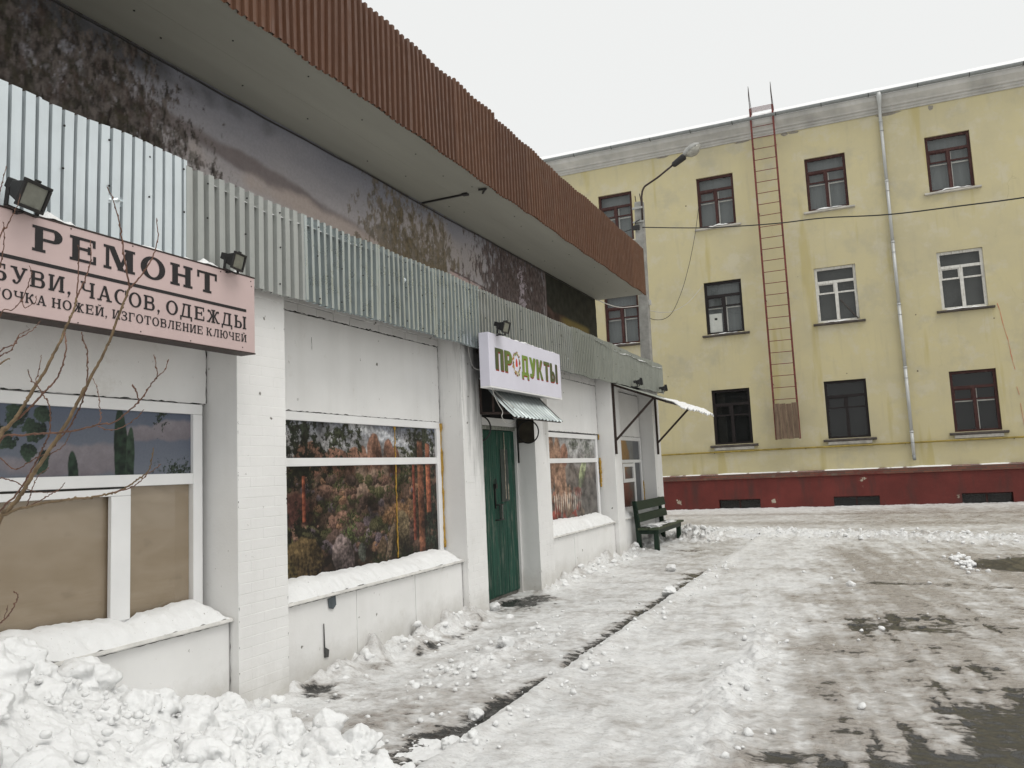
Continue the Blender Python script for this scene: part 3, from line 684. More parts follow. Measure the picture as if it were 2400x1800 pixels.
for a in ((1.075, 4.266, 1.695, 2.113), (1.741, 3.589, .762, 1.559), (3.739, 4.266, .762, 1.617)): pane(w1, *a)

# poster of a rocky valley in the next window
w2 = frame_window(4.95, 7.842, 2.188, (1.728, 1.798))
c = Canvas(2.75, 1.40, 640)
c.fill((150, 150, 150), (58, 76, 104), .80, 1.05, .25, 2.0)
c.blob(1.55, 1.30, .5, .05, (150, 156, 164), (172, 176, 180), -.2, .5, 4, .5, 3, .3); c.blob(2.0, 1.22, .5, .04, (140, 148, 160), (165, 170, 176), -.25, .5, 4, .5, 5, .3)
low = Canvas(2.75, 1.40, 640).fill((44, 34, 28), (104, 80, 66), 0, .85, .9, 5.5, 2).c
c.put(1 - sst(.98, 1.04, c.V + .05 * fbm(c.U * 3, c.V * 0 + 2, 1, 4)), low)
for q, (cx, cy, rx, ry) in enumerate(((.92, 1.02, .20, .14), (1.22, 1.03, .14, .14), (1.36, 1.06, .06, .12), (1.55, 1.05, .13, .26), (1.80, 1.06, .10, .20), (1.92, 1.02, .08, .16), (.55, 1.05, .2, .16))):
    c.blob(cx, cy, rx, ry, (84, 56, 46), (150, 104, 82), .1, .10, 9, .04, q, .6, .4)
# haze of the falls, rubble slope
for q, (cx, cy, rx, ry) in enumerate(((1.30, .82, .10, .20), (1.55, .80, .18, .16), (1.72, .86, .06, .22))): c.blob(cx, cy, rx, ry, (120, 98, 84), (142, 120, 104), 0, .35, 6, .45, q + 20, .3)
rs = np.random.default_rng(4)
for q in range(240):
    cx, cy = rs.uniform(.25, 2.3), rs.uniform(.22, .90); r = rs.choice((.012, .02, .03, .05, .075)) * (1.25 - cy * .6)
    pal = [((70, 50, 44), (134, 100, 84)), ((84, 60, 46), (150, 112, 82)), ((50, 38, 34), (104, 82, 74)), ((64, 54, 62), (118, 104, 112)), ((46, 44, 28), (92, 90, 58))][rs.integers(5)]
    c.blob(cx, cy, r * rs.uniform(1, 1.9), r, *pal, rs.uniform(-.4, .4), .22, 14, .10, q, 1.3, .45)
for q in range(60):
    cx, cy = rs.uniform(.2, 2.1), rs.uniform(.25, 1.0); c.leaves(cx, cy, rs.uniform(.03, .10), rs.uniform(.02, .06), (26, 28, 16), (86, 92, 50), 30, .1, q)
c.blob(1.95, .52, .30, .10, (100, 70, 46), (150, 114, 74), .1, .4, 12, .3, 7, .5, .8)
c.blob(.35, .62, .26, .13, (62, 34, 30), (96, 58, 52), 0, .3, 7, .2, 8, .5)
c.leaves(.3, 1.30, .42, .22, (14, 18, 14), (44, 54, 40), 9, .0, 2); c.leaves(.45, 1.02, .34, .22, (12, 15, 11), (40, 44, 30), 10, .0, 6); c.leaves(.98, 1.28, .20, .20, (18, 22, 15), (56, 64, 44), 12, .05, 3)
c.leaves(1.28, 1.24, .05, .18, (18, 22, 15), (60, 66, 46), 18, .05, 8); c.leaves(2.45, 1.20, .32, .34, (18, 22, 15), (62, 70, 46), 11, -.05, 9); c.leaves(2.1, 1.0, .18, .18, (22, 26, 15), (78, 82, 50), 14, .1, 12)
c.leaves(2.58, .45, .16, .5, (16, 20, 15), (54, 66, 50), 13, -.1, 14); c.leaves(.3, .42, .4, .14, (14, 15, 10), (44, 44, 28), 11, .0, 17)
for cx, cy, rx, ry, c1, c2 in ((2.395, .62, .062, .64, (84, 46, 32), (160, 100, 66)), (2.255, .62, .026, .42, (96, 38, 26), (150, 72, 48)), (2.555, .85, .05, .38, (96, 40, 26), (180, 104, 62)), (.47, .72, .022, .20, (100, 40, 26), (170, 92, 58))):
    u = (c.U - cx) / rx; vv = (c.V - cy) / ry; msk = (1 - sst(.9, 1.02, np.abs(u) + .12 * np.clip(vv, 0, 1) ** 4)) * (1 - sst(.94, 1.0, np.abs(vv)))
    t = np.clip(.5 - .5 * u + .25 * fbm(c.U * 3, c.V * 14, 6, 3), 0, 1)[..., None]; c.put(msk, np.array(lin(*c1)) * (1 - t) + np.array(lin(*c2)) * t)
for cx, cy, rx, ry, c1, c2, ro in ((.42, .18, .30, .21, (44, 34, 24), (128, 106, 64), .2), (.15, .10, .22, .18, (52, 44, 24), (150, 130, 76), 0), (1.02, .16, .155, .23, (74, 62, 64), (140, 124, 122), .35), (1.30, .19, .06, .09, (54, 58, 52), (104, 110, 100), .2), (2.0, .30, .15, .24, (54, 46, 34), (128, 112, 82), -.1), (1.62, .14, .07, .16, (44, 34, 26), (110, 90, 66), -.3), (1.78, .2, .05, .24, (60, 48, 38), (150, 128, 104), -.3), (1.25, .40, .11, .07, (60, 44, 40), (110, 88, 82), 0)):
    c.blob(cx, cy, rx, ry, c1, c2, ro, .12, 8, .05, cx, .8, .5)
c.leaves(1.55, .08, .12, .06, (22, 26, 14), (70, 84, 42), 26, .05, 3); c.leaves(2.05, .06, .25, .10, (20, 24, 13), (66, 76, 40), 20, .0, 5); c.leaves(1.12, .40, .09, .08, (36, 42, 22), (104, 120, 66), 26, .05, 8)
c.c *= (1.0 + .55 * np.clip(fbm(c.U * 26, c.V * 26, 7, 3), -.8, 1))[..., None]
gl_ = c.c.mean(-1, keepdims=True); c.c = (c.c * .72 + gl_ * np.array((1.12, .98, .86)) * .28) * np.where(c.V > 1.02, 1.0, .86)[..., None]; c.c *= np.clip(.95 + .75 * fbm(c.U * 2.4, c.V * 3.2, 12, 4, .6), .30, 1.35)[..., None]; c.c = np.where((c.V > 1.02)[..., None], c.c, c.c ** 1.14 * 1.15)
c.sheet('poster', 5.03, .73, XF, M['print'], w2)
pane(w2, 5.036, 7.756, .762, 1.727); pane(w2, 5.036, 7.756, 1.799, 2.113)
q = [(-.296, 6.94 + random.uniform(-.006, .006), z) for z in np.linspace(2.10, .80, 60)]
S(MB().tube(q, [.007 * random.uniform(.6, 1.5) for _ in q], 6).lathe([(.012, -.004), (.024, 0), (.012, .006)], (-.296, 6.94, 2.10), 'x', 12), 'foam_bead', M['foam'], w2, smooth=True)

# poster of a village of gourds and leaves
w3 = frame_window(10.47, 13.40, 2.170, (1.704, 1.776))
c = Canvas(2.75, 1.38, 300).fill((120, 112, 106), (178, 182, 184), .6, 1.0, .4, 2.0)
for q in range(60):
    cx, cy = rs.uniform(0, 2.0), rs.uniform(0, .55); r = rs.uniform(.03, .12)
    pal = [((88, 54, 44), (170, 112, 88)), ((110, 84, 66), (188, 160, 130)), ((64, 52, 48), (132, 112, 100)), ((120, 40, 30), (178, 70, 48))][rs.integers(4)]
    c.blob(cx, cy, r * rs.uniform(1, 1.7), r, *pal, rs.uniform(-.5, .5), .2, 12, .1, q, .8, .3)
for q, (cx, cy, rx, ry) in enumerate(((.6, 1.0, .25, .45), (.95, .95, .16, .40), (1.15, .7, .12, .45), (.3, .6, .2, .5), (.85, .55, .07, .30), (.98, .52, .07, .32), (1.11, .48, .07, .30), (1.26, .42, .06, .24), (1.42, .40, .05, .22))):
    c.blob(cx, cy, rx, ry, (110, 76, 58), (196, 152, 120), 0, .08, 8, .05, q, .5, .3)
c.blob(1.25, 1.08, .16, .18, (132, 86, 66), (190, 136, 106), 0, .1, 8, .05, 3); c.blob(2.05, .78, .12, .30, (110, 128, 84), (190, 204, 150), -.7, .12, 8, .05, 6); c.blob(.1, .62, .12, .22, (120, 136, 96), (196, 206, 160), .5, .12, 8, .05, 7)
for q in range(14): c.blob(.75 + q * .09, .33 + .02 * (q % 3), .018, .14, (160, 150, 138), (206, 198, 186), 0, .1, 8, .05, q)
c.leaves(2.35, 1.2, .3, .3, (84, 92, 84), (150, 160, 150), 16, .15, 4); c.leaves(1.7, 1.28, .2, .14, (70, 84, 66), (140, 150, 130), 18, .1, 4)
gm = sst(1.72, 1.76, c.U) * (1 - sst(.68, .72, c.V)); c.put(gm * .55, np.array(lin(92, 94, 92)))
gl_ = c.c.mean(-1, keepdims=True); c.c = ((c.c * .66 + gl_ * np.array((1.08, .98, .92)) * .34) * 1.0 * np.clip(.95 + .6 * fbm(c.U * 5, c.V * 6, 12, 4, .6), .4, 1.3)[..., None]) ** 1.1
c.sheet('poster', 10.55, .75, XF, M['print'], w3)
pane(w3, 10.556, 13.314, .762, 1.703); pane(w3, 10.556, 13.314, 1.777, 2.097)

# last window, with a small vent casement
w4 = frame_window(13.97, 16.255, 2.186, (1.676, 1.738), mull=((15.66, 15.74, .765, 1.675),))
c = Canvas(2.1, 1.38, 200).fill((84, 74, 68), (120, 122, 122), .2, 1.0, .5, 2.5, 5)
c.blob(1.0, 1.05, .35, .35, (120, 92, 56), (170, 134, 84), .4, .2, 4, .2, 3); c.blob(.9, .3, .5, .35, (70, 34, 28), (128, 74, 56), 0, .4, 5, .3, 9)
c.put(sst(1.66, 1.70, c.U), np.array(lin(92, 94, 98)) + 0 * c.c)
c.sheet('poster', 14.05, .76, XF, M['print'], w4)
S(MB().box(-.296, -.262, 14.86, 15.655, 1.60, 1.665).box(-.296, -.262, 14.86, 15.655, 1.30, 1.37).box(-.296, -.262, 14.86, 14.95, 1.371, 1.599).box(-.296, -.262, 15.56, 15.655, 1.371, 1.599), 'vent_sash', M['upvc'], w4, bevel=.004)
pane(w4, 14.056, 15.66, .762, 1.675); pane(w4, 15.74, 16.17, .762, 1.675); pane(w4, 14.056, 16.17, 1.739, 2.10)

# door recess
S(MB().box(-.56, -.33, 8.352, 9.923, -.2, .05), 'door_step', M['kerb'])
S(MB().box(-.5, -.275, 8.352, 9.923, 2.20, 2.30), 'lintel', M['white']); S(MB().box(-.5, -.30, 8.352, 9.923, 2.301, 3.2), 'wall_panel', M['void'])
S(MB().box(-.33, -.26, 9.885, 9.922, .0, 2.195), 'door_frame', M['white'], bevel=.004)
S(MB().box(-.34, -.268, 8.40, 9.884, 2.150, 2.199), 'door_frame', mat_plain('flaking_grey_trim', (.22, .23, .20), .8, .5, 14, .6), bevel=.006)
door = S(MB().box(-.345, -.318, 8.42, 9.880, .05, 2.148), 'door', M['greendoor'])
yb = 8.422; k = 0
while yb < 9.87:
    wd = min(random.choice((.105, .115, .12)), 9.878 - yb); zt = random.uniform(2.135, 2.146); zb = random.uniform(.055, .075)
    S(MB().box(-.318, -.288 + random.uniform(-.003, .003), yb + .002, yb + wd - .002, zb, zt), 'plank', M['greendoor'], door, bevel=.004); yb += wd
S(MB().box(-.290, -.276, 9.405, 9.625, 1.225, 1.90), 'glazing_strip', mat_plain('dull_green_panel', (.030, .040, .034), .35, .4, 9, .1), door, bevel=.003)
S(MB().box(-.2765, -.2725, 9.520, 9.535, 1.26, 2.12).box(-.2765, -.274, 9.60, 9.622, 1.24, 1.45), 'chipped_edge', mat_plain('bare_pale_wood', (.38, .34, .27), .8, .5, 30, .5), door)
h = MB()
for z in (1.005, 1.195): h.tube([(-.285, 9.20, z), (-.235, 9.21, z), (-.235, 9.36, z + .003), (-.285, 9.37, z)], .008, 8)
h.tube([(-.235, 9.235, 1.0), (-.235, 9.235, 1.2)], .007, 8)
S(h, 'handle', M['black'], door, smooth=True)
cgrip = MB()
for k in range(15): cgrip.lathe([(.010, 0), (.015, .003), (.015, .007), (.010, .010)], (-.235, 9.30, 1.01 + k * .0122), 'z', 10)
S(cgrip, 'handle_grip', mat_plain('dull_chrome_coil', (.22, .2, .19), .35, .4, 20, .1, metal=.6), door, smooth=True)
lk = MB().box(-.278, -.246, 9.17, 9.225, 1.40, 1.46); lk.tube([(-.262, 9.182, 1.458)] + [(-.262, 9.1975 - .0155 * math.cos(t), 1.50 + .024 * math.sin(t)) for t in np.linspace(0, math.pi, 9)] + [(-.262, 9.213, 1.458)], .005, 8)
S(lk, 'padlock', M['black'], door, smooth=False, bevel=.003)
S(MB().box(-.285, -.268, 9.19, 9.21, 1.15, 1.40), 'hasp', M['black'], door)
S(MB().box(-.285, -.262, 8.45, 8.53, 1.92, 1.95).box(-.285, -.262, 8.45, 8.53, .38, .41), 'hinge', M['rustblack'], door)
S(MB().box(-.262, -.004, 9.9175, 9.9225, 1.985, 2.32), 'jamb_shade', mat_plain('dark_brown_jamb_shade', (.055, .047, .035), .8, .3, 8, .2))  # upper jamb face in shadow, its shade put in as a dark brown sheet

# ------------------------------------------------------------------ canopy edge of corrugated sheet
def corrugated(y0, y1, z0, z1, x, pitch, depth, wide=.55, wob=.004, jag=.004, tilt=0.0, nz=4):
    """trapezoid-ribbed sheet standing along y; wide = share of the pitch taken by the outer crest"""
    ys, xs = [], []; y = y0; s = pitch * .07
    while y < y1:
        for dy, d in ((0, 0), (s, depth), (pitch * wide - s, depth), (pitch * wide, 0)):
            if y + dy <= y1: ys.append(y + dy); xs.append(d)
        y += pitch * random.uniform(.985, 1.015)
    ys.append(y1); xs.append(xs[-1])
    vs = []; n = len(ys)
    wb = [random.uniform(-1, 1) for _ in range(60)]
    for k in range(nz):
        t = k / (nz - 1)
        for yy, d in zip(ys, xs):
            w = wob * math.sin(yy * 1.9 + t * 1.3 + wb[0]) + wob * .6 * math.sin(yy * 5.1 + wb[1] + t * 2.2)
            zz = z0 + (z1 - z0) * t
            if k in (0, nz - 1): zz += jag * math.sin(yy * 7.7 + wb[2 + k]) + random.uniform(-jag, jag) * .4
            vs.append((x + d + w + tilt * t, yy, zz))
    fs = [(k * n + i, k * n + i + 1, (k + 1) * n + i + 1, (k + 1) * n + i) for k in range(nz - 1) for i in range(n - 1)]
    return MB().add(vs, fs)
canopy = empty('corrugated_canopy', (0, SY, 0)); tag(canopy, 'band of grey corrugated metal sheets running above the shop windows', 'canopy')
def Cn(mb, name, m, parent=canopy, **k):
    mb.v = [(x, y - SY, z) for x, y, z in mb.v]; return mb.build(name, m, parent, **k)
Cn(MB().box(-1.28, .095, -6, 16.95, 3.215, 3.66), 'canopy_slab', M['void'])
SHEETS = [(-2.4, -1.35, 'galv1', .077, .032, .86), (-1.37, -.3, 'galv1', .077, .032, .86), (-.32, .75, 'galv1', .077, .032, .86), (.73, 1.80, 'galv1', .077, .032, .86), (1.78, 2.80, 'galv1', .077, .032, .86), (2.78, 3.815, 'galv1', .077, .032, .86),
          (3.80, 5.03, 'galv2', .098, .036, .66), (5.01, 6.06, 'galv3', .083, .042, .500), (6.04, 7.10, 'galv3', .083, .042, .500), (7.08, 8.10, 'galv3', .083, .042, .50), (8.08, 9.15, 'galv6', .083, .042, .50), (9.13, 10.2, 'galv6', .083, .042, .50), (10.18, 11.25, 'galv6', .083, .042, .50),
          (11.23, 12.3, 'galv4', .083, .042, .50), (12.28, 13.35, 'galv4', .083, .020, .5), (13.33, 14.4, 'galv4', .083, .010, .5), (14.38, 15.45, 'galv4', .083, .012, .5), (15.43, 16.97, 'galv4', .083, .010, .5)]
sheet_objs = []
for i, (a, b_, mt, p, d, w) in enumerate(SHEETS):
    z0 = 3.02 + .004 * (i % 3) + (.09 * sst(11, 16.5, np.array((a + b_) / 2)) if a > 11 else 0); z1 = 3.737 + random.uniform(-.012, .012) + (.018 if a < 3 else 0)
    sheet_objs.append(Cn(corrugated(a, b_, float(z0), z1, .105 + .003 * (i % 2), p, d, w, .005, .005), 'sheet', M[mt]))
# screws and nail heads
screw_me = None
for i, (a, b_, mt, p, d, w) in enumerate(SHEETS):
    if b_ < 2: continue
    for zz in (3.67, 3.40, 3.08):
        for k in range(4 if a < 9 else 2):
            yy = a + p * (2 + 3.7 * k) * 1.0 + random.uniform(-.01, .01)
            if yy < b_ - .02:
                if screw_me is None: screw_me = MB().lathe([(.0065, 0), (.0065, .006), (.003, .009)], (0, 0, 0), 'x', 8).mesh('screw'); screw_me.materials.append(M['black'])
                o = link_mesh('screw', screw_me, None, sheet_objs[i]); o.location = (.105 + d + .004, yy - SY, zz + random.uniform(-.02, .02))
# torn, bent spots in the first sheets
for (yy, zz, ww, hh) in ((3.28, 3.33, .12, .06), (6.55, 3.50, .05, .05), (10.3, 3.27, .08, .05), (11.0, 3.22, .06, .04)):
    t = MB(); n = 7; vs = []
    for j in range(n):
        for i in range(n):
            u, q = i / (n - 1) - .5, j / (n - 1) - .5; r = 1 - min(1, 2 * math.hypot(u, q))
            vs.append((.122 + .030 * r + random.uniform(-.006, .006) * (r > 0), yy + u * ww, zz + q * hh))
    t.add(vs, [(j * n + i, j * n + i + 1, (j + 1) * n + i + 1, (j + 1) * n + i) for j in range(n - 1) for i in range(n - 1)])
    Cn(t, 'dent', M['galv1'] if yy < 8 else M['galv3'], sheet_objs[5 if yy < 5 else 8 if yy < 8 else 12])
# snow lying on the canopy, showing above the sheet edge
xs = np.linspace(-1.25, .128, 40); ys = np.arange(4.0, 16.9, .04); X, Y = np.meshgrid(xs, ys)
Zs = 3.675 + .03 * fbm(X * 1.4, Y * 1.4, 2, 3) + .05 * sst(5.6, 6.4, Y) * (1 - sst(8.3, 8.9, Y)) + .045 * sst(8.9, 9.6, Y) * (1 - sst(12.2, 13.2, Y)) - .03 * sst(.10, .128, X)
v = np.stack([X, Y - SY, Zs], -1).reshape(-1, 3); nx = len(xs); i = np.arange(len(v)).reshape(-1, nx)
f = np.stack([i[:-1, :-1], i[:-1, 1:], i[1:, 1:], i[1:, :-1]], -1).reshape(-1, 4)
me = bpy.data.meshes.new('canopy_snow'); me.from_pydata(v.tolist(), [], f.tolist()); me.shade_smooth()
tag(link_mesh('canopy_snow', me, M['snow']), 'snow lying along the top edge of the corrugated canopy', 'snow', kind='stuff').location = (0, SY, 0)

# ------------------------------------------------------------------ upper storey: banner wall, soffit, brown fascia
S(MB().box(-9, -1.315, -6, 16.87, 3.2, 5.37), 'upper_wall', M['void'])
def mural():
    w, h = 20.4, 1.75; c = Canvas(w, h, 1500); U = c.U - 3.5          # U: metres along y (from -3.5), V from z 3.62
    c.fill((178, 170, 167), (122, 123, 132), .10, 1.0, .18, .45, 3)
    c.U = U
    c.blob(6.2, 1.10, 2.2, .09, (110, 102, 102), (120, 112, 112), -.10, .4, 2, .4, 2, .2); c.blob(7.6, .9, 1.8, .10, (162, 150, 144), (168, 156, 150), -.06, .5, 2, .6, 5, .2); c.blob(9.8, 1.2, 1.2, .3, (150, 144, 142), (160, 152, 150), 0, .5, 1.5, .6, 6, .2)
    c.blob(2, 1.62, 3.0, .14, (70, 70, 74), (84, 84, 88), 0, .4, 2, .4, 5, .2)
    for cx, cy, rx, ry, s in ((-2.5, .7, 2, 1.2, 1), (.5, .6, 1.6, 1.1, 2), (2.6, .75, 1.15, .95, 3), (3.6, .65, .95, .95, 4), (4.5, .75, .42, .72, 5), (4.9, .45, .45, .5, 6), (5.35, .25, .35, .36, 7), (3.0, 1.25, .5, .35, 8)):
        c.leaves(cx, cy, rx, ry, (46, 42, 39), (104, 96, 92), 7, -.30, s, .55, .95, .30); c.leaves(cx, cy, rx, ry, (46, 36, 33), (82, 66, 60), 6, .2, s + 30, .6, .5, .3); c.leaves(cx, cy + .1, rx, ry, (38, 38, 28), (62, 60, 44), 6, .34, s + 60, .6, .55, .3)
    for q in range(26):
        x0 = rs.uniform(2.0, 5.0); c.blob(x0, .55, .012, rs.uniform(.25, .6), (22, 17, 15), (40, 30, 26), rs.uniform(-.25, .25), .1, 8, .2, q, .2)
    for cx, cy, rx, ry, s in ((8.5, .62, .42, .92, 11), (9.05, .62, .38, .70, 12), (9.75, .75, .30, .78, 13), (9.4, .4, .75, .6, 14)): c.leaves(cx, cy, rx, ry, (78, 70, 54), (112, 100, 80), 7, -.40, s, .6, .75, .28)
    m = (U > 10.1) * (U < 11.6) * (c.V < .95 - .05 * (U - 10.1)); c.put(m * .9, np.array(lin(170, 150, 146)))
    for k in range(6):
        u0 = 10.3 + k * .2; c.put((np.abs(U - u0) < .055) * (np.abs(c.V - .70) < .08) * .8, np.array(lin(128, 92, 92)))
    c.put((U > 10.1) * (U < 11.6) * (np.abs(c.V - (.97 - .05 * (U - 10.1))) < .012) * .9, np.array(lin(92, 74, 74)))
    for cx, cy, rx, ry, s in ((12.0, .9, .75, 1.25, 21), (12.9, .9, .7, 1.2, 22), (13.5, .8, .6, 1.1, 23)): c.leaves(cx, cy, rx, ry, (50, 43, 41), (104, 92, 90), 9, -.38, s, .4, .92, .3); c.leaves(cx, cy, rx, ry, (54, 43, 41), (90, 74, 72), 9, .2, s + 30, .4, .5, .3)
    c.leaves(12.75, 1.15, .16, .45, (140, 130, 136), (168, 158, 164), 9, .2, 8)
    m = sst(13.86, 13.92, U); c.put(m, (np.array(lin(76, 58, 52)) * (.7 + .6 * np.clip(fbm(U * 3, c.V * 3, 5, 4), -1, 1))[..., None]))
    c.put(m * sst(1.05, 1.12, c.V + .16 * (U - 13.9) * .5 + .05 * fbm(U * 2, c.V, 2, 3)), np.array(lin(40, 40, 34)) * (1 + .5 * fbm(U * 6, c.V * 6, 3, 4))[..., None])
    c.put(m * sst(14.5, 14.9, U) * (1 - sst(16.2, 16.5, U)) * sst(.55, .62, c.V) * (1 - sst(.95, 1.05, c.V)) * .85, np.array(lin(112, 98, 56)) + 0 * c.c)
    c.put(m * sst(15.2, 15.4, U) * (1 - sst(16.1, 16.3, U)) * sst(.30, .36, c.V) * (1 - sst(.58, .66, c.V)) * .85, np.array(lin(138, 112, 142)) + 0 * c.c)
    c.put(np.exp(-((U - 13.88) / .035) ** 2) * .8, np.array(lin(120, 108, 108)) + 0 * c.c)
    c.U = U + 3.5; return c
mu = mural(); mu.sheet('banner', -3.5, 3.62, -1.29, M['mural'], shop, wrinkle=.012)
S(MB().box(-1.32, -1.29, 16.84, 16.90, 3.6, 5.36), 'banner_edge', M['seal'])
# soffit boards, seam and fixings
yy = [-6, -2.8, .4, 3.6, 9.34, 13.2, 17.05]
for a, b_ in zip(yy, yy[1:]): S(MB().box(-1.30, -.75, a + .002, b_ - .002, 5.372, 5.40), 'soffit_board', M['soffit']); S(MB().box(-.747, -.20, a + .002, b_ - .002, 5.3705, 5.40), 'soffit_board', M['soffit'])
S(MB().box(-1.27, -.62, 9.325, 9.355, 5.352, 5.3695).box(-.64, -.56, 9.30, 9.37, 5.345, 5.3695).bar((-.36, 9.25, 5.35), (-.25, 9.28, 5.35), .02, .02).bar((-.27, 9.28, 5.35), (-.37, 9.40, 5.35), .02, .02), 'seam_strip', M['black'])
nl = MB()
for y in np.arange(2.2, 17, .9):
    for x in (-.45, -.98): nl.lathe([(.008, 0), (.008, -.006)], (x + random.uniform(-.1, .1), y + random.uniform(-.3, .3), 5.37), 'z', 6)
S(nl, 'fixings', M['black'])
S(MB().tube([(-1.275, y, 5.352 - .012 * abs(math.sin(y * .8)) - .01 * random.random()) for y in np.arange(2, 16.9, .3)], .009, 6), 'edge_cord', M['black'])
# brown fascia sheets, each its own part
a = -6.0; k = 0
while a < 17.0:
    b_ = min(a + 1.1, 17.06); jt = 0.035 if 7.4 < a < 8.8 else random.uniform(-.008, .008)
    S(corrugated(a, b_ + .01, 5.345 + random.uniform(-.005, .005), 6.40 + jt, -.185 + .003 * (k % 2), .098, .030, .52, .010, .009, -.005), 'fascia_sheet', M[random.choice(('brown', 'brown', 'brown2', 'brown3'))]); a = b_; k += 1
S(MB().box(-.20, -.16, 17.062, 17.07, 5.345, 6.395), 'fascia_edge', M['brown']); S(MB().box(-1.31, -.161, 17.052, 17.06, 5.372, 6.385), 'fascia_return', M['brown'])
S(MB().box(-9, -.225, -6, 17.05, 5.401, 6.33), 'roof', M['void'])
S(MB().box(-9, -.23, -6, 17.03, 6.331, 6.37), 'roof_snow', M['snow'])

# ------------------------------------------------------------------ lettering
def arc(cx, cy, rx, ry, a0, a1, n=18): return [(cx + rx * math.cos(t), cy + ry * math.sin(t)) for t in np.linspace(a0, a1, n)]
def ringpoly(cx, cy, rx, ry, sx, sy, a0=0, a1=2 * math.pi, n=24):
    o = arc(cx, cy, rx, ry, a0, a1, n); i = arc(cx, cy, rx - sx, ry - sy, a0, a1, n)
    return [[o[k], o[k + 1], i[k + 1], i[k]] for k in range(n - 1)]
def rect(x0, x1, y0, y1): return [[(x0, y0), (x1, y0), (x1, y1), (x0, y1)]]
def bowl(x0, x1, y0, y1, s, t):
    r = (y1 - y0) / 2; xm = max(x0, x1 - r * .95); rx = x1 - xm; cy = (y0 + y1) / 2
    return rect(x0, xm, y1 - t, y1) + rect(x0, xm, y0, y0 + t) + ringpoly(xm, cy, rx, r, s, t, -math.pi / 2, math.pi / 2)
PI = math.pi
def serif_glyph(ch, s=.19, t=.085, o=.075):
    """bold slab-serif capitals, cap height 1; returns polygons and width"""
    def V(x, y0=0, y1=1, top=True, bot=True, w=None):
        w = w or s; p = rect(x, x + w, y0, y1)
        if top: p += rect(x - o, x + w + o, y1 - t, y1)
        if bot: p += rect(x - o, x + w + o, y0, y0 + t)
        return p
    def tick(x, y0, y1): return [[(x, y0), (x + t * .8, y0), (x + t * .8, y1), (x, y1)]]
    def dg(x0, y0, x1, y1, w): return [[(x0, y0), (x0 + w, y0), (x1 + w, y1), (x1, y1)]]
    if ch == 'Р': return V(o) + bowl(o + s, .86, .44, 1, s, t), .88
    if ch == 'Е': return V(o) + rect(o + s, .80, 1 - t, 1) + rect(o + s, .82, 0, t) + rect(o + s, .58, .48, .48 + t) + tick(.80 - t * .8, .68, 1) + tick(.82 - t * .8, 0, .34) + tick(.55, .36, .68), .86
    if ch == 'М': return V(o, w=s * .5) + V(1.0 - s, w=s) + dg(o + s * .3, 1, .50, .02, s * .95) + dg(.46, .02, 1.0 - s * .9, 1, t * 1.1), 1.0 + o
    if ch == 'О': return ringpoly(.46, .5, .46, .52, s, t), .92
    if ch == 'Н': return V(o) + V(.82 - s) + rect(o + s, .82 - s, .46, .46 + t), .82 + o
    if ch == 'Т': return V(.43 - s / 2, top=False) + rect(0, .86, 1 - t, 1) + tick(0, .66, 1) + tick(.86 - t * .8, .66, 1), .86
    if ch == 'Б': return V(o, bot=False) + rect(o + s, .76, 1 - t, 1) + tick(.76 - t * .8, .70, 1) + rect(0, o + s, 0, t) + bowl(o + s, .84, 0, .58, s, t), .86
    if ch == 'У': return dg(.40, .30, .10, 1, s) + dg(.38, .12, .72, 1, t * 1.2) + rect(0, .36, 1 - t, 1) + rect(.60, .90, 1 - t, 1) + ringpoly(.30, .13, .16, .15, t, t, -PI, 0) + ringpoly(.20, .14, .085, .085, .085, .085), .88
    if ch == 'В': return V(o) + bowl(o + s, .78, .50, 1, s * .9, t) + bowl(o + s, .84, 0, .56, s, t), .86
    if ch in 'ИЙ':
        p = V(o) + V(.86 - s) + dg(o + s - .02, .10, .86 - s - t, .90, t * 1.2)
        if ch == 'Й': p += ringpoly(.46, 1.22, .17, .15, t, t, PI, 2 * PI)
        return p, .86 + o
    if ch == 'Ч': return V(.84 - s) + rect(o, o + s * .9, .62, 1) + rect(0, 2 * o + s * .9, 1 - t, 1) + ringpoly(o + .28, .64, .28, .24, s * .9, t, PI, 1.5 * PI) + rect(o + .28, .84 - s, .40, .40 + t), .84 + o
    if ch == 'А': return dg(.10, 0, .42, 1, t * 1.1) + dg(.70, 0, .40, 1, s) + rect(.22, .72, .28, .28 + t) + rect(0, .30, 0, t) + rect(.60, .98, 0, t), .98
    if ch == 'С': return ringpoly(.46, .5, .46, .52, s, t, .30 * PI, 1.72 * PI) + tick(.74, .66, 1.0), .84
    if ch == 'Д': return rect(0, .96, .0, t) + rect(0, t * 1.1, -.22, 0) + rect(.96 - t * 1.1, .96, -.22, 0) + dg(.12, t, .28, 1, t * 1.2) + rect(.80 - s, .80, t, 1) + rect(.20, .88, 1 - t, 1), .98
    if ch == 'Ж': return V(.56 - s / 2) + [[(.40, .46), (.52, .46), (.30, .92), (.18, .88)], [(.40, .54), (.52, .54), (.24, 0), (.06, 0)], [(.72, .46), (.60, .46), (.82, .92), (.94, .88)], [(.72, .54), (.60, .54), (.88, 0), (1.06, 0)]] + rect(.0, .28, 0, t) + rect(.84, 1.12, 0, t) + rect(.36, .76, .46, .54) + ringpoly(.15, .86, .09, .10, .09, .10) + ringpoly(.97, .86, .09, .10, .09, .10), 1.12
    if ch == 'Ы': return V(o, bot=False) + rect(0, o + s, 0, t) + bowl(o + s, .72, 0, .58, s, t) + V(.86), .86 + s + o
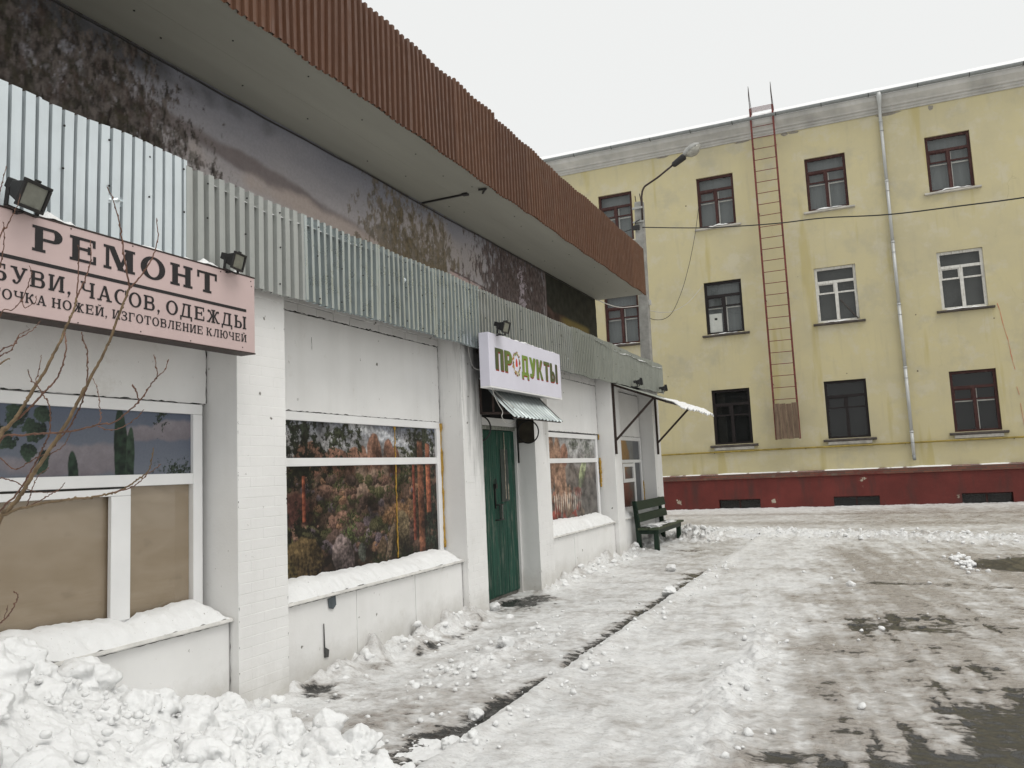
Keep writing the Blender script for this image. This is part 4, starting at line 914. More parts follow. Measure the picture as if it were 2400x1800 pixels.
    if ch == 'К': return V(o) + [[(.30, .46), (.46, .46), (.72, .90), (.60, .94)], [(.32, .56), (.50, .58), (.88, 0), (.66, 0)]] + rect(.60, .94, 0, t) + ringpoly(.70, .87, .10, .11, .10, .11) + rect(o + s, .44, .47, .56), .94
    if ch == 'Л': return V(.82 - s, top=False) + rect(.22, .90, 1 - t, 1) + dg(.12, .10, .30, 1, t * 1.2) + ringpoly(.10, .10, .10, .10, .10, .10), .90
    if ch == 'Ю': return V(o) + rect(o + s, .50, .46, .46 + t) + ringpoly(.86, .5, .40, .52, s, t), 1.26
    if ch == 'З': return ringpoly(.32, .76, .36, .26, s * .9, t, -PI / 2, .78 * PI) + ringpoly(.32, .27, .40, .29, s, t, -.80 * PI, PI / 2) + rect(.18, .36, .50, .50 + t) + tick(.05, .70, .95) + tick(.0, .05, .32), .72
    if ch == 'Г': return V(o) + rect(o + s, .74, 1 - t, 1) + tick(.74 - t * .8, .64, 1), .76
    if ch == ',': return ringpoly(.10, .07, .095, .10, .095, .10) + [[(.10, .02), (.19, .05), (.08, -.20), (.02, -.20)]], .22
    return [], .40
def sans_glyph(ch, s=.25):
    def dg(x0, y0, x1, y1, w): return [[(x0, y0), (x0 + w, y0), (x1 + w, y1), (x1, y1)]]
    t = .17
    if ch == 'П': return rect(0, s, 0, 1) + rect(.72 - s, .72, 0, 1) + rect(s, .72 - s, 1 - t, 1), .72
    if ch == 'Р': return rect(0, s, 0, 1) + bowl(s, .70, .38, 1, s * .95, t), .70
    if ch == 'Д': return rect(0, .80, .0, t) + rect(0, s * .75, -.16, 0) + rect(.80 - s * .75, .80, -.16, 0) + rect(.08, .08 + s * .85, t, 1) + rect(.72 - s * .85, .72, t, 1) + rect(.08 + s * .85, .72 - s * .85, 1 - t, 1), .80
    if ch == 'У': return dg(.30, .30, .0, 1, s) + dg(.26, .16, .48, 1, s * .95) + ringpoly(.26, .18, .22, .20, t, t, -PI * .95, .05) + rect(.04, .20, .02, .16), .74
    if ch == 'К': return rect(0, s, 0, 1) + [[(s, .42), (s + .16, .42), (.74, 1), (.48, 1)], [(s, .58), (s + .16, .62), (.80, 0), (.52, 0)]], .80
    if ch == 'Т': return rect(.36 - s / 2, .36 + s / 2, 0, 1 - t) + rect(0, .72, 1 - t, 1), .72
    if ch == 'Ы': return rect(0, s, 0, 1) + bowl(s, .62, 0, .58, s * .9, t) + rect(.70, .70 + s * .95, 0, 1), .70 + s
    return [], .5
def lettering(words, fn, x, parent, mat, name='letter', dx=0, dz=0, gap=.12, **kw):
    """words: (text, y0, y1, z0, cap height); flat print just proud of the board"""
    for text, ya, yb, z0, hgt in words:
        gl = [fn(ch, **kw) for ch in text]; tot = sum(w for _, w in gl) + gap * (len(gl) - 1); k = (yb - ya) / tot
        cur = 0; e = 0
        for polys, w in gl:
            mb = MB()
            for p in polys:
                e += 1; mb.add([(x + (e % 7) * .00012, ya + (cur + a) * k + dx, z0 + b_ * hgt + dz) for a, b_ in p], [tuple(range(len(p)))])
            cur += w + gap
            if mb.v: mb.build(name, mat, parent, fix=False)

# ------------------------------------------------------------------ pink sign
X1 = .25
sign1 = MB().box(.13, X1, 1.02, 4.322, 2.508, 3.042).build('sign_board', M['pink'], bevel=.003)
tag(sign1, 'long pink board with black serif lettering about shoe, watch and clothes repair', 'sign')
lettering([('РЕМОНТ', 2.680, 3.965, 2.858, .138)], serif_glyph, X1 + .0016, sign1, M['ink'], gap=.20, s=.225, t=.115)
lettering([('ОБУВИ,', 2.36, 2.905, 2.664, .088), ('ЧАСОВ,', 2.962, 3.50, 2.664, .088), ('ОДЕЖДЫ', 3.545, 4.236, 2.664, .088)], serif_glyph, X1 + .0016, sign1, M['ink'], gap=.17, s=.19, t=.105)
lettering([('ЗАТОЧКА', 2.36, 2.765, 2.574, .053), ('НОЖЕЙ,', 2.795, 3.132, 2.574, .053), ('ИЗГОТОВЛЕНИЕ', 3.165, 3.842, 2.574, .053), ('КЛЮЧЕЙ', 3.872, 4.238, 2.574, .053)], serif_glyph, X1 + .0016, sign1, M['ink'], gap=.16, s=.19, t=.105)
MB().add([(X1 + .0016, y, z) for y, z in ((2.36, 2.786), (4.238, 2.786), (4.238, 2.806), (2.36, 2.806))], [(0, 1, 2, 3)]).build('rule', M['ink'], sign1, fix=False)
MB().box(.12, X1 + .003, 1.015, 4.327, 3.0425, 3.050).box(.12, X1 + .002, 1.015, 4.326, 2.500, 2.5075).build('edge_strip', M['rustblack'], sign1)
for (y, z) in ((4.285, 3.015), (4.29, 2.98), (3.74, 2.52), (3.36, 2.525), (2.95, 2.515), (4.2, 2.535), (2.9, 3.03), (3.3, 3.03), (4.0, 3.025)):
    MB().lathe([(.004, 0), (.004, .003)], (X1, y, z), 'x', 6).build('screw', M['rustblack'], sign1)
def lump_mesh(n=3, amp=.25, fr=1.7, seed=0, flat=0.0, squash=(1, 1, 1)):
    bm = bmesh.new(); bmesh.ops.create_icosphere(bm, subdivisions=n, radius=1.0)
    co = np.array([v.co[:] for v in bm.verts]); s = seed * 3.17
    d = 1 + amp * fbm(co[:, 0] * fr + s, co[:, 1] * fr - s, co[:, 2] * fr + s * .5, 4, .55)
    co = co * d[:, None]
    if flat:                                   # a few broken, planar faces
        rg = np.random.default_rng(seed + 5)
        for _ in range(5):
            nrm = rg.normal(size=3); nrm /= np.linalg.norm(nrm); h = rg.uniform(.55, .85); q = co @ nrm; over = np.clip(q - h, 0, None); co = co - flat * over[:, None] * nrm
    co = co * np.array(squash); fs = [tuple(v.index for v in f.verts) for f in bm.faces]; bm.free(); return co, fs
def snow_strip(name, y0, y1, x0, x1, z, h, seed, label, cutf=None):
    ys = np.linspace(y0, y1, max(8, int((y1 - y0) / .012))); t = np.linspace(0, 1, 12); Y, T = np.meshgrid(ys, t, indexing='ij')
    hh = h * np.clip(.55 + .9 * fbm(Y * 5, Y * 0 + seed, 0, 4), 0, 1.5) * sst(0, .03, Y - y0) * sst(0, .03, y1 - Y)
    Xs = x0 + (x1 - x0) * T; Zz = z - .004 + hh * np.sin(np.pi * (T * .94 + .03)) ** .6 * (1 + .15 * fbm(Y * 20, T * 4, 3, 3))
    v = np.stack([Xs, Y, Zz], -1).reshape(-1, 3); i = np.arange(len(v)).reshape(len(ys), 12); f = np.stack([i[:-1, :-1], i[1:, :-1], i[1:, 1:], i[:-1, 1:]], -1).reshape(-1, 4)
    me = bpy.data.meshes.new(name); me.from_pydata(v.tolist(), [], f.tolist()); me.shade_smooth(); me.flip_normals() if False else None
    o = link_mesh(name, me, M['snow']); tag(o, label, 'snow', kind='stuff'); return o
snow_strip('sign_snow', 2.70, 2.98, .135, .245, 3.05, .065, 2, 'rounded cap of snow on the top edge of the pink sign')
snow_strip('sign_snow', 3.22, 3.62, .135, .245, 3.05, .035, 5, 'thin broken snow on the top edge of the pink sign above its lettering')
snow_strip('sign_snow', 3.62, 4.22, .135, .245, 3.05, .040, 9, 'thin snow on the top edge of the pink sign near its far floodlight')

# ------------------------------------------------------------------ light box sign over the door
X2 = .32
sign2 = MB().box(.195, X2, 7.955, 10.185, 2.565, 3.172).build('light_box', M['signwhite'], bevel=.006)
tag(sign2, 'white box sign with green and red grocery lettering above the green door', 'sign')
m, nt, N, L, b = new_mat('green_lettering'); setp(b, rough=.45)
tc = N.new('ShaderNodeTexCoord'); sp = N.new('ShaderNodeSeparateXYZ'); L.new(tc.outputs['Object'], sp.inputs[0])
mr = N.new('ShaderNodeMapRange'); mr.inputs[1].default_value = 8.1; mr.inputs[2].default_value = 10.06; L.new(sp.outputs[1], mr.inputs[0])
L.new(ramp(N, L, mr.outputs[0], [(0, lin(62, 72, 42)), (.14, lin(84, 98, 46)), (.30, lin(118, 142, 58)), (.55, lin(112, 138, 56)), (.78, lin(84, 94, 48)), (1, lin(58, 66, 42))]), b.inputs['Base Color']); M['gletter'] = m
M['rletter'] = mat_plain('red_lettering_edge', lin(140, 40, 34), .5, .1, 9, 0)
for fn_m, xo, dx, dz in ((M['rletter'], .0012, .012, -.016), (M['gletter'], .0032, 0, 0)):
    lettering([('ПР', 8.105, 8.570, 2.765, .248), ('ДУКТЫ', 8.845, 10.055, 2.765, .248)], sans_glyph, X2 + xo, sign2, fn_m, dx=dx, dz=dz, gap=.09, s=.275)
rg = np.random.default_rng(3); pal = [lin(*c_) for c_ in ((62, 84, 40), (110, 130, 60), (150, 60, 40), (176, 150, 90), (90, 60, 34), (196, 190, 160), (70, 70, 36))]
pm = [mat_plain('wreath_print_%d' % k, p, .5, .2, 20, 0) for k, p in enumerate(pal)]
wr = [MB() for _ in pal]
for k in range(70):
    t = rg.uniform(0, 2 * PI); r = rg.uniform(.82, 1.12); cy_, cz_ = 8.705 + .104 * r * math.cos(t), 2.885 + .132 * r * math.sin(t); q = rg.integers(len(pal)); a = rg.uniform(.010, .024); b2 = a * rg.uniform(.5, 1); ro = rg.uniform(0, PI)
    wr[q].add([(X2 + .0014 + k * .00002, cy_ + a * math.cos(u) * math.cos(ro) - b2 * math.sin(u) * math.sin(ro), cz_ + a * math.cos(u) * math.sin(ro) + b2 * math.sin(u) * math.cos(ro)) for u in np.linspace(0, 2 * PI, 9)[:-1]], [tuple(range(8))])
for w_, p_ in zip(wr, pm): w_.build('wreath_print', p_, sign2, fix=False)
MB().add([(X2 + .0014, 8.705 + .030 * math.cos(u), 2.888 + .052 * math.sin(u) - .012 * math.cos(2 * u)) for u in np.linspace(0, 2 * PI, 17)[:-1]], [tuple(range(16))]).build('wreath_centre', mat_plain('red_orange_print', lin(196, 60, 44), .5, .35, 24, 0), sign2, fix=False)
MB().box(.20, X2 + .004, 7.950, 10.190, 2.548, 2.564).build('lower_rail', M['upvc'], sign2)
MB().box(.0, .19, 8.3, 8.34, 3.0, 3.04).box(.0, .19, 9.8, 9.84, 3.0, 3.04).build('bracket', M['rustblack'], sign2)
snow_strip('sign_snow', 8.35, 10.15, .205, .315, 3.172, .032, 14, 'thin broken snow on top of the white grocery sign')

# ------------------------------------------------------------------ floodlights
def floodlight(loc, rz, tilt, sc, label, group=None):
    root = empty('floodlight', loc, rz); root.scale = (sc, sc, sc); tag(root, label, 'floodlight', group)
    def T(mb):                                  # tilt about y: the glass faces +x and downward
        ct, st = math.cos(tilt), math.sin(tilt); mb.v = [(x * ct + z * st, y, -x * st + z * ct + .085) for x, y, z in mb.v]; return mb
    hb = MB(); f = [(-.07, -.055), (.07, -.055), (.07, .055), (-.07, .055)]; r = [(-.045, -.03), (.045, -.03), (.045, .035), (-.045, .035)]
    hb.add([(.04, y, z) for y, z in f] + [(-.055, y, z) for y, z in r], [(0, 1, 2, 3), (7, 6, 5, 4)] + [(k, (k + 1) % 4, 4 + (k + 1) % 4, 4 + k) for k in range(4)])
    hb.box(-.10, -.05, -.032, .032, -.006, .045)
    T(hb).build('housing', M['black'], root, bevel=.005)
    fr = MB().box(.0405, .058, -.084, .084, .052, .068).box(.0405, .058, -.084, .084, -.068, -.052).box(.0405, .058, -.084, -.068, -.0519, .0519).box(.0405, .058, .068, .084, -.0519, .0519).box(.03, .05, -.012, .012, .068, .080)
    T(fr).build('bezel', M['black'], root, bevel=.003)
    T(MB().box(.0407, .047, -.0675, .0675, -.0515, .0515)).build('glass', M['floodglass'], root)
    MB().bar((-.01, -.094, .085), (-.02, -.094, .0), .006, .02).bar((-.01, .094, .085), (-.02, .094, .0), .006, .02).bar((-.02, -.097, .0), (-.02, .097, .0), .02, .006).bar((-.02, 0, .0), (-.16, 0, -.012), .022, .014).build('bracket', M['black'], root)
    return root
floodlight((.31, 2.600, 3.035), R(14), R(24), 1.08, 'black floodlight on the pink sign nearest the camera, left end of the lettering')
floodlight((.30, 4.065, 3.035), R(12), R(16), .86, 'black floodlight on the far end of the pink sign')
floodlight((.40, 8.17, 3.165), R(-2), R(15), 1.0, 'black floodlight on top of the white grocery sign')
floodlight((.27, 14.40, 3.07), R(28), R(-8), .95, 'small dark floodlight on the grey sheet edge above the lean-to awning, nearer one', 'floodlights at the corner')
floodlight((.27, 16.33, 3.10), R(28), R(-8), .95, 'small dark floodlight at the far corner of the grey sheet edge', 'floodlights at the corner')

# ------------------------------------------------------------------ little awning over the green door
aw = empty('door_awning', (0, 8.36, 2.2)); tag(aw, 'small corrugated metal awning on black iron frame over the green door', 'awning')
def A(mb, name, m, parent=aw, **k):
    mb.v = [(x, y - 8.36, z - 2.2) for x, y, z in mb.v]; return mb.build(name, m, parent, **k)
n_r = 13; pr = []
y = 8.28
while y < 9.80:
    for dy, d in ((0, 0), (.016, .020), (.052, .020), (.068, 0)): pr.append((y + dy, d))
    y += .112
vs = []; nz = 6
for k in range(nz):
    t = k / (nz - 1); x, z = .015 + (.455 - .015) * t, 2.70 + (2.215 - 2.70) * t - .02 * math.sin(t * PI)
    for yy_, d in pr: vs.append((x + d * .70, yy_ + random.uniform(-.001, .001), z + d * .70 + (random.uniform(-.006, .006) if k == nz - 1 else 0)))
n = len(pr); A(MB().add(vs, [(k * n + i, k * n + i + 1, (k + 1) * n + i + 1, (k + 1) * n + i) for k in range(nz - 1) for i in range(n - 1)]), 'roof_sheet', M['galv5'])
for yy_ in (8.325, 9.76):
    fr = MB().bar((.005, yy_, 2.29), (.005, yy_, 2.70), .028, .028).bar((.0, yy_, 2.295), (.42, yy_, 2.270), .022, .028).bar((.01, yy_, 2.69), (.44, yy_, 2.235), .022, .028).bar((.17, yy_, 2.29), (.17, yy_, 2.50), .022, .022)
    fr.bar((.29, yy_, 2.28), (.29, yy_, 2.37), .02, .02); A(fr, 'side_frame', M['rustblack'])
A(MB().bar((.43, 8.30, 2.222), (.43, 9.78, 2.222), .024, .024), 'front_rail', M['rustblack'])
for yy_, xo in ((8.40, 0), (9.86, 0)):
    rb = MB().tube([(-.065 + .150 * math.cos(t), yy_, 2.125 + .150 * math.sin(t)) for t in np.linspace(0, 2 * PI, 41)], .0095, 8, cap=False)
    A(rb, 'ring', M['black'], smooth=True); A(MB().bar((-.222, yy_, 1.715), (-.222, yy_, 2.31), .016, .020).bar((-.222, yy_, 2.29), (.1, yy_, 2.29), .016, .016), 'ring_bracket', M['black'])

# ------------------------------------------------------------------ lean-to awning at the far end
la = empty('lean_to_awning', (0, 13.5, 2.5)); tag(la, 'thin snow-covered lean-to awning on dark iron struts above the bench', 'awning')
def B_(mb, name, m, **k):
    mb.v = [(x, y - 13.5, z - 2.5) for x, y, z in mb.v]; return mb.build(name, m, la, **k)
zl = lambda x: 3.075 - .398 * x
vs = []; nx_, ny_ = 12, 60
for i in range(nx_):
    for j in range(ny_):
        x, y = 1.02 * i / (nx_ - 1), 13.44 + 3.32 * j / (ny_ - 1); vs.append((x, y, zl(x) + .018 + .008 * math.sin(j * PI) + .006 * math.cos(y * 2 * PI / .15)))
B_(MB().add(vs, [(i * ny_ + j, (i + 1) * ny_ + j, (i + 1) * ny_ + j + 1, i * ny_ + j + 1) for i in range(nx_ - 1) for j in range(ny_ - 1)]), 'roof_sheet', M['galv4'])
for yy_ in (13.55, 15.05, 16.52): B_(MB().bar((0.0, yy_, zl(0) - .012), (.98, yy_, zl(.98) - .012), .035, .035), 'rafter', M['rustblack'])
for yy_ in (13.55, 16.52):
    B_(MB().bar((.020, yy_, 1.83), (.020, yy_, 3.08), .045, .035), 'wall_bar', M['rustblack']); B_(MB().bar((.03, yy_, 2.075), (.74, yy_, zl(.74) - .02), .035, .035), 'strut', M['rustblack'])
B_(MB().bar((.97, 13.45, zl(.97) - .012), (.97, 16.74, zl(.97) - .012), .03, .03).bar((.45, 13.45, zl(.45) - .012), (.45, 16.74, zl(.45) - .012), .03, .03), 'purlin', M['rustblack'])
xs = np.linspace(.70, 1.17, 46); ys = np.arange(13.9, 16.78, .03); Xg, Yg = np.meshgrid(xs, ys)
edge = sst(.70, .90, Xg) * sst(13.9, 14.1, Yg) * (1 - sst(16.68, 16.77, Yg)); lip = sst(1.0, 1.2, Xg)
Zg = 3.075 - .398 * Xg + .022 + edge * (.020 + .020 * fbm(Xg * 5, Yg * 5, 2, 4)) - lip * (.05 + .05 * np.abs(fbm(Yg * 4, Xg, 3, 3)))
v = np.stack([Xg, Yg, Zg], -1).reshape(-1, 3); nv = len(v); i = np.arange(nv).reshape(len(ys), len(xs)); f = np.stack([i[:-1, :-1], i[:-1, 1:], i[1:, 1:], i[1:, :-1]], -1).reshape(-1, 4)
me = bpy.data.meshes.new('awning_snow'); me.from_pydata(v.tolist(), [], f.tolist()); me.shade_smooth(); o = link_mesh('awning_snow', me, M['snow'])
sd = o.modifiers.new('thickness', 'SOLIDIFY'); sd.thickness = .02; sd.offset = -1; tag(o, 'snow sliding off the edge of the lean-to awning', 'snow', kind='stuff')

# ------------------------------------------------------------------ bench
be = empty('bench', (.0, 14.45, .03)); tag(be, 'dark green wooden bench with plank back against the white shop wall', 'bench')
for yy_ in (.06, 1.86):
    MB().prism([(.015, 0), (.105, 0), (.085, .48), (.035, .93), (-.035, .93), (.0, .48)], yy_, yy_ + .075, 'y').build('leg', M['benchgreen'], be, bevel=.006)
    MB().prism([(.335, -.02), (.425, -.02), (.420, .405), (.335, .405)], yy_, yy_ + .075, 'y').build('leg', M['benchgreen'], be, bevel=.006)
    MB().box(.09, .43, yy_ + .003, yy_ + .072, .33, .405).build('seat_bearer', M['benchgreen'], be, bevel=.005)
for k, (x, z0, z1) in enumerate(((.085, .55, .70), (.060, .765, .93))):
    MB().prism([(x + .010, z0), (x + .048, z0), (x + .022, z1), (x - .016, z1)], -.06, 2.06, 'y').build('back_plank', M['benchgreen'], be, bevel=.012)
for k in range(2): MB().box(.075 + k * .20, .262 + k * .20, -.05, 2.06, .407, .447).build('seat_plank', M['benchseat'], be, bevel=.010)
MB().box(.395, .425, .10, 1.90, .33, .40).build('seat_apron', M['benchgreen'], be, bevel=.005)
co, fs = lump_mesh(4, .5, 2.6, 5, 0, (.16, .42, .035)); mb = MB().add(co + np.array((.23, 14.95, .485)), fs); co, fs = lump_mesh(3, .5, 2.6, 8, 0, (.10, .30, .03)); mb.add(co + np.array((.30, 15.9, .482)), fs)
tag(mb.build('bench_snow', M['snow'], smooth=True), 'patch of melting snow on the bench seat', 'snow', kind='stuff')

# ------------------------------------------------------------------ yellow three-storey building
AY = 1.43977 * math.pi / 180; DY = 27.4913
YLOC = (-math.sin(AY) * DY, math.cos(AY) * DY, 0)
yb_ = empty('apartment_building', YLOC, AY); tag(yb_, 'three-storey yellow plastered building with red plinth and small dark windows', 'building')
U0, U1, ZC = -16.0, 26.0, 12.55
COLS = [-10.80, -7.22, -3.64, -.07, 3.505, 7.085, 10.66, 14.24, 17.82]
ROWS = [(2.20, 4.05), (5.97, 7.78), (9.72, 11.51)]
ops = [(u, u + 1.25, z0, z1) for u in COLS for z0, z1 in ROWS]
def wall_open(u0, u1, z0, z1, ops, depth=.16, y=0.0):
    us = sorted({u0, u1} | {o[0] for o in ops} | {o[1] for o in ops}); zs = sorted({z0, z1} | {o[2] for o in ops} | {o[3] for o in ops}); mb = MB()
    for a, b in zip(us, us[1:]):
        for c, d in zip(zs, zs[1:]):
            if any(o[0] <= a and b <= o[1] and o[2] <= c and d <= o[3] for o in ops): continue
            mb.add([(a, y, c), (b, y, c), (b, y, d), (a, y, d)], [(0, 1, 2, 3)])
    for a, b, c, d in ops:
        mb.add([(a, y, c), (b, y, c), (b, y, d), (a, y, d), (a, y + depth, c), (b, y + depth, c), (b, y + depth, d), (a, y + depth, d)], [(0, 4, 5, 1), (1, 5, 6, 2), (2, 6, 7, 3), (3, 7, 4, 0)])
    return mb
wall_open(U0, U1, 1.0, ZC + .3, ops).build('wall', M['yellow'], yb_, fix=False)
BOPS = [(u, u + 1.33, -.06, .365) for u in COLS]
pl = wall_open(U0, U1, -.2, 1.03, BOPS, .2, -.055).build('plinth', M['red'], yb_, fix=False)
MB().prism([(.01, 1.02), (-.10, 1.03), (-.115, 1.19), (.01, 1.225)], U0, U1, 'x').build('plinth_ledge', M['ledge'], yb_)
for u in COLS:
    w = MB().box(u, u + 1.33, .10, .14, -.05, -.0).box(u, u + 1.33, .10, .14, .325, .364).box(u + .64, u + .69, .10, .14, -.0, .325).build('basement_window', M['brownframe'], yb_)
    MB().add([(u, .13, -.05), (u + 1.33, .13, -.05), (u + 1.33, .13, .364), (u, .13, .364)], [(0, 1, 2, 3)]).build('pane', M['glass'], w, fix=False)
    MB().box(u - .05, u + 1.4, .19, .21, -.1, .4).build('backing', M['room'], w)
MB().box(U0, U1, .45, .6, 1.0, 12.8).build('inner_wall', M['void'], yb_)

def ywindow(u, z0, z1, frame, back, sillm, snow, seed, white_inner=True):
    rr = random.Random(seed); w, h = 1.25, z1 - z0; y0, y1 = .075, .135; f = .085
    mb = MB().box(u + .002, u + f, y0, y1, z0, z1 - .002).box(u + w - f, u + w - .002, y0, y1, z0, z1 - .002).box(u + f, u + w - f, y0, y1, z1 - f, z1 - .002).box(u + f, u + w - f, y0, y1, z0, z0 + .065)
    win = mb.build('window', M[frame], yb_)
    zt = z0 + h * .705; MB().box(u + f + .001, u + w - f - .001, y0 - .01, y1, zt, zt + .085).build('transom', M[frame], win)
    um = u + w / 2; MB().box(um - .05, um + .05, y0 - .008, y1, z0 + .066, zt - .001).build('mullion', M[frame], win)
    zv = z0 + h * .515
    for a, b in ((u + f + .001, um - .051), (um + .051, u + w - f - .001)):
        s = MB().box(a, b, y0 + .01, y1 - .01, zv, zv + .05)
        if a < um - .1: s.box(a, a + .03, y0 + .01, y1 - .01, zv + .051, zt - .001).box(b - .03, b, y0 + .01, y1 - .01, zv + .051, zt - .001).box(a + .031, b - .031, y0 + .01, y1 - .01, zt - .035, zt - .001)
        s.build('vent_bar', M[frame], win)
    if white_inner:                            # pale inner casements seen through the glass
        q = MB().box(um + .052, um + .085, .20, .23, z0 + .07, zt).box(um + .086, u + w - f, .20, .23, zv - .045, zv - .01).box(u + f, um - .05, .20, .23, zv - .04, zv - .012)
        q.build('inner_casement', M['whiteframe'], win)
    for a, b, c, d in ((u + f, u + w - f, zt + .086, z1 - f), (u + f, um - .05, z0 + .066, zv), (um + .05, u + w - f, z0 + .066, zv), (u + f, um - .05, zv + .05, zt), (um + .05, u + w - f, zv + .05, zt)):
        t = rr.uniform(-.006, .006); MB().add([(a, .112, c), (b, .112 + t, c), (b, .112 + t, d), (a, .112, d)], [(0, 1, 2, 3)]).build('pane', M['glass'], win, fix=False)
    MB().box(u - .03, u + w + .03, .26, .28, z0 - .03, z1 + .03).build('curtain', M[back], win)
    MB().prism([(.10, z0 - .002), (-.10, z0 - .035), (-.10, z0 - .085), (-.0, z0 - .10), (.10, z0 - .10)], u - .15, u + w + .16, 'x').build('sill', M[sillm], win, bevel=.006)
    if snow:
        us = np.linspace(u + .10, u + w - .02, 26); ts = np.linspace(0, 1, 6); Ug, Tg = np.meshgrid(us, ts, indexing='ij'); e = np.sin(np.pi * (Ug - us[0]) / (us[-1] - us[0])) ** .5
        Zq = z0 - .03 + .03 * Tg - .012 + snow * e * (.6 + .5 * fbm(Ug * 4 + seed, Tg, seed, 3)) * np.sin(np.pi * (.2 + .7 * Tg)); v = np.stack([Ug, -.09 + .15 * Tg, Zq], -1).reshape(-1, 3)
        i = np.arange(len(v)).reshape(26, 6); fq = np.stack([i[:-1, :-1], i[1:, :-1], i[1:, 1:], i[:-1, 1:]], -1).reshape(-1, 4)
        me = bpy.data.meshes.new('sill_snow'); me.from_pydata(v.tolist(), [], fq.tolist()); me.shade_smooth(); link_mesh('sill_snow', me, M['snow'], win)
    return win
for ci, u in enumerate(COLS):
    for ri, (z0, z1) in enumerate(ROWS):
        fr = ('blackframe', 'brownframe', 'brownframe')[ri]; bk = ('room', 'curtain', 'curtain')[ri]; si = ('darksill', 'darksill', 'stone')[ri]; sn = (0, .06, .09)[ri]; wi = ri > 0
        if ri == 1 and ci == 3: fr = 'blackframe'
        if ri == 1 and ci in (4, 5): fr, bk, wi = 'whiteframe', 'curtain2', False
        if ri == 0 and ci == 5: fr, wi = 'brownframe', True
        w = ywindow(u, z0, z1, fr, bk, si, sn, ci * 3 + ri, wi)
        if ri == 1 and ci == 3: MB().box(u + .10, u + .52, .15, .155, z0 + .08, z0 + .72).build('paper_sheet', mat_plain('white_paper', (.62, .62, .58), .7, .08, 9, 0), w); MB().box(u + .27, u + .36, .146, .1495, z0 + .50, z0 + .57).build('paper_mark', M['room'], w)
        if ri == 1 and ci == 4: MB().bar((u + 1.20, .03, z0 + .03), (u + .72, .03, z0 + .70), .05, .03).build('loose_batten', M['darksill'], w)
        if ri == 0 and ci > 2: MB().prism([(.0, z0 - .101), (-.06, z0 - .101), (-.06, z0 - .19), (.0, z0 - .20)], u - .02, u + 1.27, 'x').build('apron', M['stone'], w)
# cornice, gutter, roof edge
MB().prism([(.02, 12.55), (-.045, 12.55), (-.05, 12.60), (-.10, 12.63), (-.10, 12.69), (-.16, 12.71), (-.18, 12.76), (-.33, 12.90), (-.36, 13.00), (-.36, 13.05), (.02, 13.05)], U0, U1, 'x').build('cornice', M['cornice'], yb_)
gp = [(-.40 + .085 * math.cos(t), 13.13 + .085 * math.sin(t)) for t in np.linspace(PI, 2 * PI, 12)]; gi = [(-.40 + .075 * math.cos(t), 13.13 + .075 * math.sin(t)) for t in np.linspace(2 * PI, PI, 12)]
gu = MB().prism(gp + gi, U0, U1, 'x').build('gutter', M['gutter'], yb_)
u = U0 + .3
while u < U1: MB().tube([(u, -.40 + .092 * math.cos(t), 13.13 + .092 * math.sin(t)) for t in np.linspace(PI, 2 * PI, 9)], .010, 6).build('gutter_hook', M['black'], gu); u += 1.42
vs = []; us = np.arange(U0, U1, .05)
for u in us:
    e = .018 * math.cos(u * 2 * PI / .2)
    vs += [(u, -.42, 13.135 + e), (u, 4.0, 15.1 + e)]
MB().add(vs, [(2 * k, 2 * k + 2, 2 * k + 3, 2 * k + 1) for k in range(len(us) - 1)]).build('roof', mat_plain('grey_slate_sheet', (.16, .16, .155), .8, .3, 4, .3), yb_)
us = np.arange(U0, U1, .09); ts = np.linspace(0, 1, 14); Ug, Tg = np.meshgrid(us, ts, indexing='ij')
ed = sst(0, .12, Tg); thick = .035 * (1 + .5 * fbm(Ug * .8, Tg * 3, 2, 4)) * ed
yy_ = -.40 + .10 * np.abs(fbm(Ug * .7, Ug * 0, 5, 4)) + 4.2 * Tg ** 1.6; v = np.stack([Ug, yy_, 13.15 + (yy_ + .42) * .444 + thick + .012], -1).reshape(-1, 3); i = np.arange(len(v)).reshape(len(us), 14)
me = bpy.data.meshes.new('roof_snow'); me.from_pydata(v.tolist(), [], np.stack([i[:-1, :-1], i[1:, :-1], i[1:, 1:], i[:-1, 1:]], -1).reshape(-1, 4).tolist()); me.shade_smooth(); link_mesh('roof_snow', me, M['snow'], yb_)
# snow on the plinth ledge, paint drips, broken plaster under the cornice
us = np.arange(-3, 12, .06); vs = []
for u in us:
    hh = .028 * max(0, float(fbm(np.array([u * .9]), np.array([1.0]), 3, 4)[0]) + .10) - .004; vs += [(u, -.112, 1.192), (u, -.07, 1.205 + hh), (u, -.001, 1.226 + hh)]
mb = MB().add(vs, [q for k in range(len(us) - 1) for q in ((3 * k, 3 * k + 3, 3 * k + 4, 3 * k + 1), (3 * k + 1, 3 * k + 4, 3 * k + 5, 3 * k + 2))]); mb.build('ledge_snow', M['snow'], yb_, smooth=True)
dm = mat_plain('red_paint_drip', (.55, .17, .10), .7, .2, 9, 0)
pts = []; u, z = 8.56, 6.0
while z > 3.9: pts.append((u, -.004, z)); z -= .12; u += .012 + random.uniform(-.012, .014)
MB().tube(pts, [.008 * random.uniform(.3, 1.3) for _ in pts], 5).build('paint_drip', dm, yb_)
for ua, za, ub, zb2 in ((8.82, 3.45, 8.86, 3.2), (8.86, 2.95, 8.90, 2.3)): MB().bar((ua, -.003, za), (ub, -.003, zb2), .02, .006).build('paint_drip', dm, yb_)
ex = mat_plain('bare_grey_render', (.24, .22, .185), .9, .3, 12, .6)
